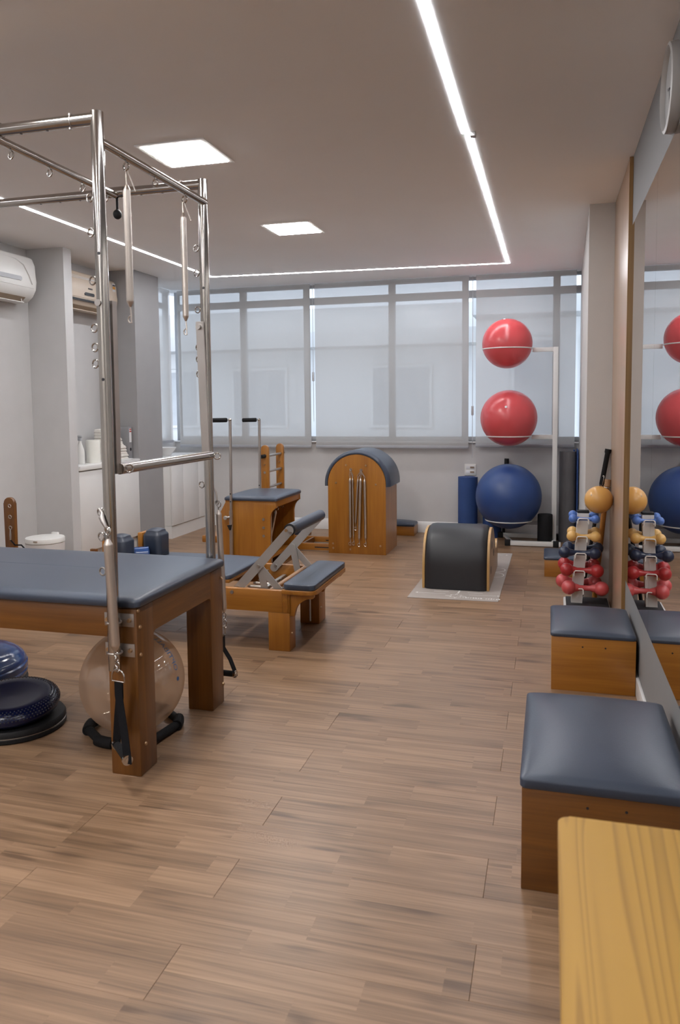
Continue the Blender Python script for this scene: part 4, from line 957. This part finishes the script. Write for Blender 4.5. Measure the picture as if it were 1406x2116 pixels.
for x0, x1, lab in ((-.932, -.914, 0), (-.447, -.429, 1)):
    pp = part(Sc, 'side_panel', G().prism([(y if z < .02 else y, z) for y, z in side], 'yz', x0, x1, .003), 'ply')
    if lab:
        for (y, z) in ((5.93, .31), (6.12, .22), (5.86, .13)): part(pp, 'hand_hole', G().prism([(y+.045*math.cos(R(a)), z+.030*math.sin(R(a))) for a in range(0, 360, 20)], 'yz', x1-.001, x1+.0012), 'black_vinyl')
        part(pp, 'side_face', G().prism([(6.15+(y-6.15)*.985, max(z0+.004, .21+(z-.21)*.97)) for y, z in side], 'yz', x1-.0005, x1+.0006), 'plyside')
# padding: rounded at both sides
rings = []
for x, k in ((-.9135, -.012), (-.909, .004), (-.895, .016), (-.86, .022), (-.50, .022), (-.466, .016), (-.452, .004), (-.4475, -.012)):
    ring = []
    for i, (y, z) in enumerate(top):
        d = (Vector(top[min(i+1, len(top)-1)])-Vector(top[max(i-1, 0)])).normalized(); nrm = Vector((-d.y, d.x))
        ring.append((x, y+nrm.x*k, max(z0+.002, z+nrm.y*k)))
    rings.append(ring)
g = G(); g.loft(rings, cap=True); part(Sc, 'padding', g, 'black_vinyl')
# ================================================================== BALL RACK, BALLS AND THINGS IN THE CORNER
Br = thing('ball_rack', 'white steel ball rack with three wire rings in the right back corner', 'rack', (-.1, 7.85, 0))
part(Br, 'post', G().box(.018, .064, 7.812, 7.857, .0, 1.95, .003), 'whitemetal')
part(Br, 'base_bar', G().box(-.372, .105, 7.615, 7.66, .006, .05, .003), 'whitemetal'); part(Br, 'base_bar', G().box(-.47, .10, 8.07, 8.11, .006, .05, .003), 'whitemetal')
part(Br, 'base_bar', G().box(.02, .062, 7.66, 8.07, .006, .05, .003), 'whitemetal'); part(Br, 'base_brace', G().bar((-.36, 7.66, .03), (-.455, 8.08, .03), .03, .02, (0, 0, 1)), 'whitemetal')
for x, y in ((-.398, 7.637), (-.495, 8.09), (.062, 7.637), (.085, 8.09)): part(Br, 'end_cap', G().box(x-.028, x+.026, y-.028, y+.028, 0, .058, .006), 'rubber')
for z, xr in ((1.928, -.182), (1.068, -.182), (.25, -.175)):
    part(Br, 'arm', G().box(xr, .02, 7.819, 7.85, z-.022, z+.02, .003), 'whitemetal')
for c, rr, z in ((-.424, .2385, 1.938), (-.402, .2155, 1.078), (-.398, .2265, .238)): part(Br, 'wire_ring', G().torus((c, 7.765, z), rr, .0062, (0, 0, 1), 56, 8), 'whitemetal')
def gym_ball(c, r, m, label, ridges=None, valve=None):
    t = thing('gym_ball', label, 'gym ball', c)
    prof = []
    for k in range(73):
        a = R(-90+2.5*k); rr = r
        if ridges: rr = r*(1-.004*(math.sin(a*34)**8)*(abs(math.degrees(a)) < 62))
        prof.append((rr*math.cos(a), rr*math.sin(a)))
    part(t, 'ball_skin', G().lathe(prof, c, 64, (.05, -.25, 1) if ridges else (0, .3, 1)), m)
    if valve: v = Vector(c)+Vector(valve).normalized()*(r-.002); part(t, 'valve', G().cyl(v, v+Vector(valve).normalized()*.006, .012, 16, bev=.002), 'label' if m == 'red' else 'rubber')
    return t
gym_ball((-.424, 7.765, 1.990), .2435, 'red', 'smaller red gym ball on the top ring of the rack', valve=(-.1, -.25, 1))
gym_ball((-.404, 7.765, 1.256), .2775, 'red', 'larger red gym ball on the middle ring of the rack', valve=(-.05, -.95, .42))
gym_ball((-.401, 7.765, .4745), .3245, 'blue', 'big dark blue gym ball on the lowest ring of the rack', True)
pl_ = thing('wall_pole', 'thin black capped pole standing behind the blue gym ball', 'pole', (-.45, 8.15, 0))
part(pl_, 'shaft', G().tube([(-.47, 8.14, .0), (-.443, 8.17, .78)], .013, 12), 'rubber'); part(pl_, 'cap', G().tube([(-.4435, 8.17, .765), (-.4425, 8.171, .825)], .024, 16), 'rubber')
def rolled_mat(cx, cy, r, h, m, label, tilt=0):
    t = thing('rolled_mat', label, 'rolled mat', (cx, cy, 0))
    P = []; n_t = 4
    for k in range(n_t*28+1):                     # spiral sheet
        a = 2*math.pi*k/28; rr = .018+(r-.018)*k/(n_t*28); P.append((cx+rr*math.cos(a), cy+rr*math.sin(a)))
    th = (r-.018)/n_t*.82; g = G(); outer = P; inner = []
    for k, (x, y) in enumerate(P):
        d = Vector((x-cx, y-cy)); rr = max(d.length-th, .004); d = d.normalized()*rr; inner.append((cx+d.x, cy+d.y))
    rg = []
    for (o_, i_) in zip(outer, inner): rg.append([(o_[0], o_[1], 0), (o_[0], o_[1], h), (i_[0], i_[1], h), (i_[0], i_[1], 0)])
    g.loft(rg, cap=True); part(t, 'mat_sheet', g, m); return t
rolled_mat(-.845, 8.105, .108, .632, 'bluemat', 'upright rolled blue mat below the wall socket, left of the blue gym ball')
rolled_mat(-.595, 8.13, .10, .36, 'bluemat', 'upright rolled blue mat mostly hidden behind the blue gym ball')
rolled_mat(.165, 8.00, .086, .915, 'greymat', 'tall rolled speckled grey mat right of the ball rack post')
fr_ = thing('foam_roller', 'short black foam roller standing at the foot of the ball rack', 'foam roller', (-.04, 7.735, 0))
part(fr_, 'roller_body', G().lathe([(.026, 0), (.068, 0), (.072, .006), (.072, .303), (.068, .309), (.026, .309)], (-.044, 7.735, 0), 36), 'foam'); part(fr_, 'core', G().lathe([(.001, .001), (.025, .001), (.025, .30), (.001, .30)], (-.044, 7.735, 0), 20), 'rubber')
bm_ = thing('stacked_mat', 'flat folded blue mat leaning upright between the grey roll and the right wall', 'mat', (.25, 8.1, 0))
part(bm_, 'mat_layer', G().box(.255, .271, 7.93, 8.20, 0, .935, .006), 'bluemat'); part(bm_, 'mat_layer', G().box(.225, .2435, 8.09, 8.21, 0, .925, .006), 'bluemat')
# ================================================================== DUMBBELL RACK
RKX, RKY = .207, 5.25
Dk = thing('dumbbell_rack', 'white two sided dumbbell rack on a black rubber base beside the wood panel', 'rack', (RKX, 5.29, 0))
part(Dk, 'base', G().box(.098, .392, 5.10, 5.44, .004, .058, .006), 'whitemetal'); part(Dk, 'base_tread', G().box(.112, .384, 5.11, 5.432, .058, .066, .003), 'rubber_tread')
part(Dk, 'foot', G().box(.085, .12, 5.12, 5.16, 0, .05, .005), 'whitemetal')
def tilt_x(z): return .180+(z-.066)*.0575
part(Dk, 'column', G().loft([[(tilt_x(z)-.036, 5.255, z), (tilt_x(z)+.036, 5.255, z), (tilt_x(z)+.036, 5.315, z), (tilt_x(z)-.036, 5.315, z)] for z in (.066, .672)]), 'whitemetal')
part(Dk, 'top_cap', G().box(tilt_x(.672)-.038, tilt_x(.672)+.038, 5.252, 5.318, .6725, .688, .004), 'rubber')
rows = [('blue', 'db_blue', .636, .140, .0285, .0105), ('yellow', 'db_yellow', .520, .147, .0355, .0145), ('navy', 'db_navy', .410, .190, .0400, .0158), ('dark red', 'db_red', .294, .190, .0440, .0165), ('coral red', 'db_coral', .176, .205, .0480, .0178)]
words = {'blue': 'smallest', 'yellow': 'small', 'navy': 'middle sized', 'dark red': 'large', 'coral red': 'largest'}
def arm(y0, y1, z, x):
    w = .033
    return G().tube([(x-w, y0, z-.03), (x-w, y1, z-.03), (x-w, y1, z-.005), (x-w+.008, y1, z+.003), (x+w-.008, y1, z+.003), (x+w, y1, z-.005), (x+w, y1, z-.03), (x+w, y0, z-.03)], .0042, 8)
def dumbbell(cx, cy, cz, L, rb, rh, m, label, skew=0):
    t = thing('dumbbell', label, 'dumbbell', (cx, cy, cz), 'vinyl dumbbells on the rack')
    a = Vector((1, skew, 0)).normalized(); c = Vector((cx, cy, cz)); h = L/2
    part(t, 'grip', G().tube([c-a*(h-.3*rb), c-a*(h-rb*1.15), c-a*(h-rb*1.5), c+a*(h-rb*1.5), c+a*(h-rb*1.15), c+a*(h-.3*rb)], rh, 18, radii=[rh*1.9, rh*1.35, rh, rh, rh*1.35, rh*1.9]), m)
    for s in (-1, 1): part(t, 'head', G().sphere(c+a*s*h, rb, 28, 18), m)
    return t
front_c = {'blue': .2195, 'yellow': .218, 'navy': .194, 'dark red': .209, 'coral red': .231}
back_c = {'blue': .2215, 'yellow': .2235, 'navy': .219, 'dark red': .196, 'coral red': .195}
bz = {'blue': .641, 'yellow': .525, 'navy': .416, 'dark red': .301, 'coral red': .182}
for nm, m, z, L, rb, rh in rows:
    part(Dk, 'rest', arm(5.256, 5.192, z-rh+.016, tilt_x(z)), 'whitemetal'); part(Dk, 'rest', arm(5.314, 5.40, bz[nm]-rh+.016, tilt_x(z)), 'whitemetal')
    dumbbell(front_c[nm], 5.212, z+.004, L, rb, rh, m, 'front %s dumbbell on the rack, %s pair' % (nm, words[nm]), .03 if nm == 'coral red' else 0)
    dumbbell(back_c[nm], 5.372, bz[nm]+.004, L, rb, rh, m, 'rear %s dumbbell on the rack, %s pair' % (nm, words[nm]), 0)
yb = thing('small_ball', 'small glossy yellow ball on top of the dumbbell rack', 'ball', (.305, 5.28, .77))
part(yb, 'ball_skin', G().sphere((.3105, 5.27, .762), .0905, 44, 28), 'yellow')
part(yb, 'valve', G().sphere((.262, 5.205, .80), .004, 8, 6), 'label')
bp_ = thing('leaning_bar', 'black bar with a thick foam end leaning in the corner behind the dumbbells', 'bar', (.25, 5.49, 0))
part(bp_, 'shaft', G().tube([(.213, 5.50, .004), (.345, 5.505, .86)], .0125, 14), 'rubber'); part(bp_, 'foam_grip', G().tube([(.340, 5.505, .83), (.342, 5.505, .845), (.377, 5.512, 1.052), (.378, 5.512, 1.06), (.382, 5.513, 1.083)], .0175, 16, radii=[.013, .0165, .0165, .021, .021]), 'foam')
part(bp_, 'end_clip', G().tube([(.345, 5.487, .835), (.352, 5.483, .87), (.356, 5.483, .90), (.348, 5.487, .90)], .0035, 8), 'chrome')
wp = thing('leaning_pole', 'light wooden pole leaning against the oak panel behind the yellow ball', 'pole', (.30, 5.47, 0))
part(wp, 'shaft', G().tube([(.300, 5.46, .004), (.378, 5.478, .875)], .0175, 18), 'wood_z'); part(wp, 'tip', G().tube([(.3765, 5.477, .83), (.3805, 5.479, .878)], .0205, 18), 'dowel')
part(wp, 'ring', G().torus((.3748, 5.477, .822), .022, .004, (.09, .02, 1), 20, 8).cyl((.352, 5.474, .823), (.33, 5.47, .84), .0025, 8), 'chrome')
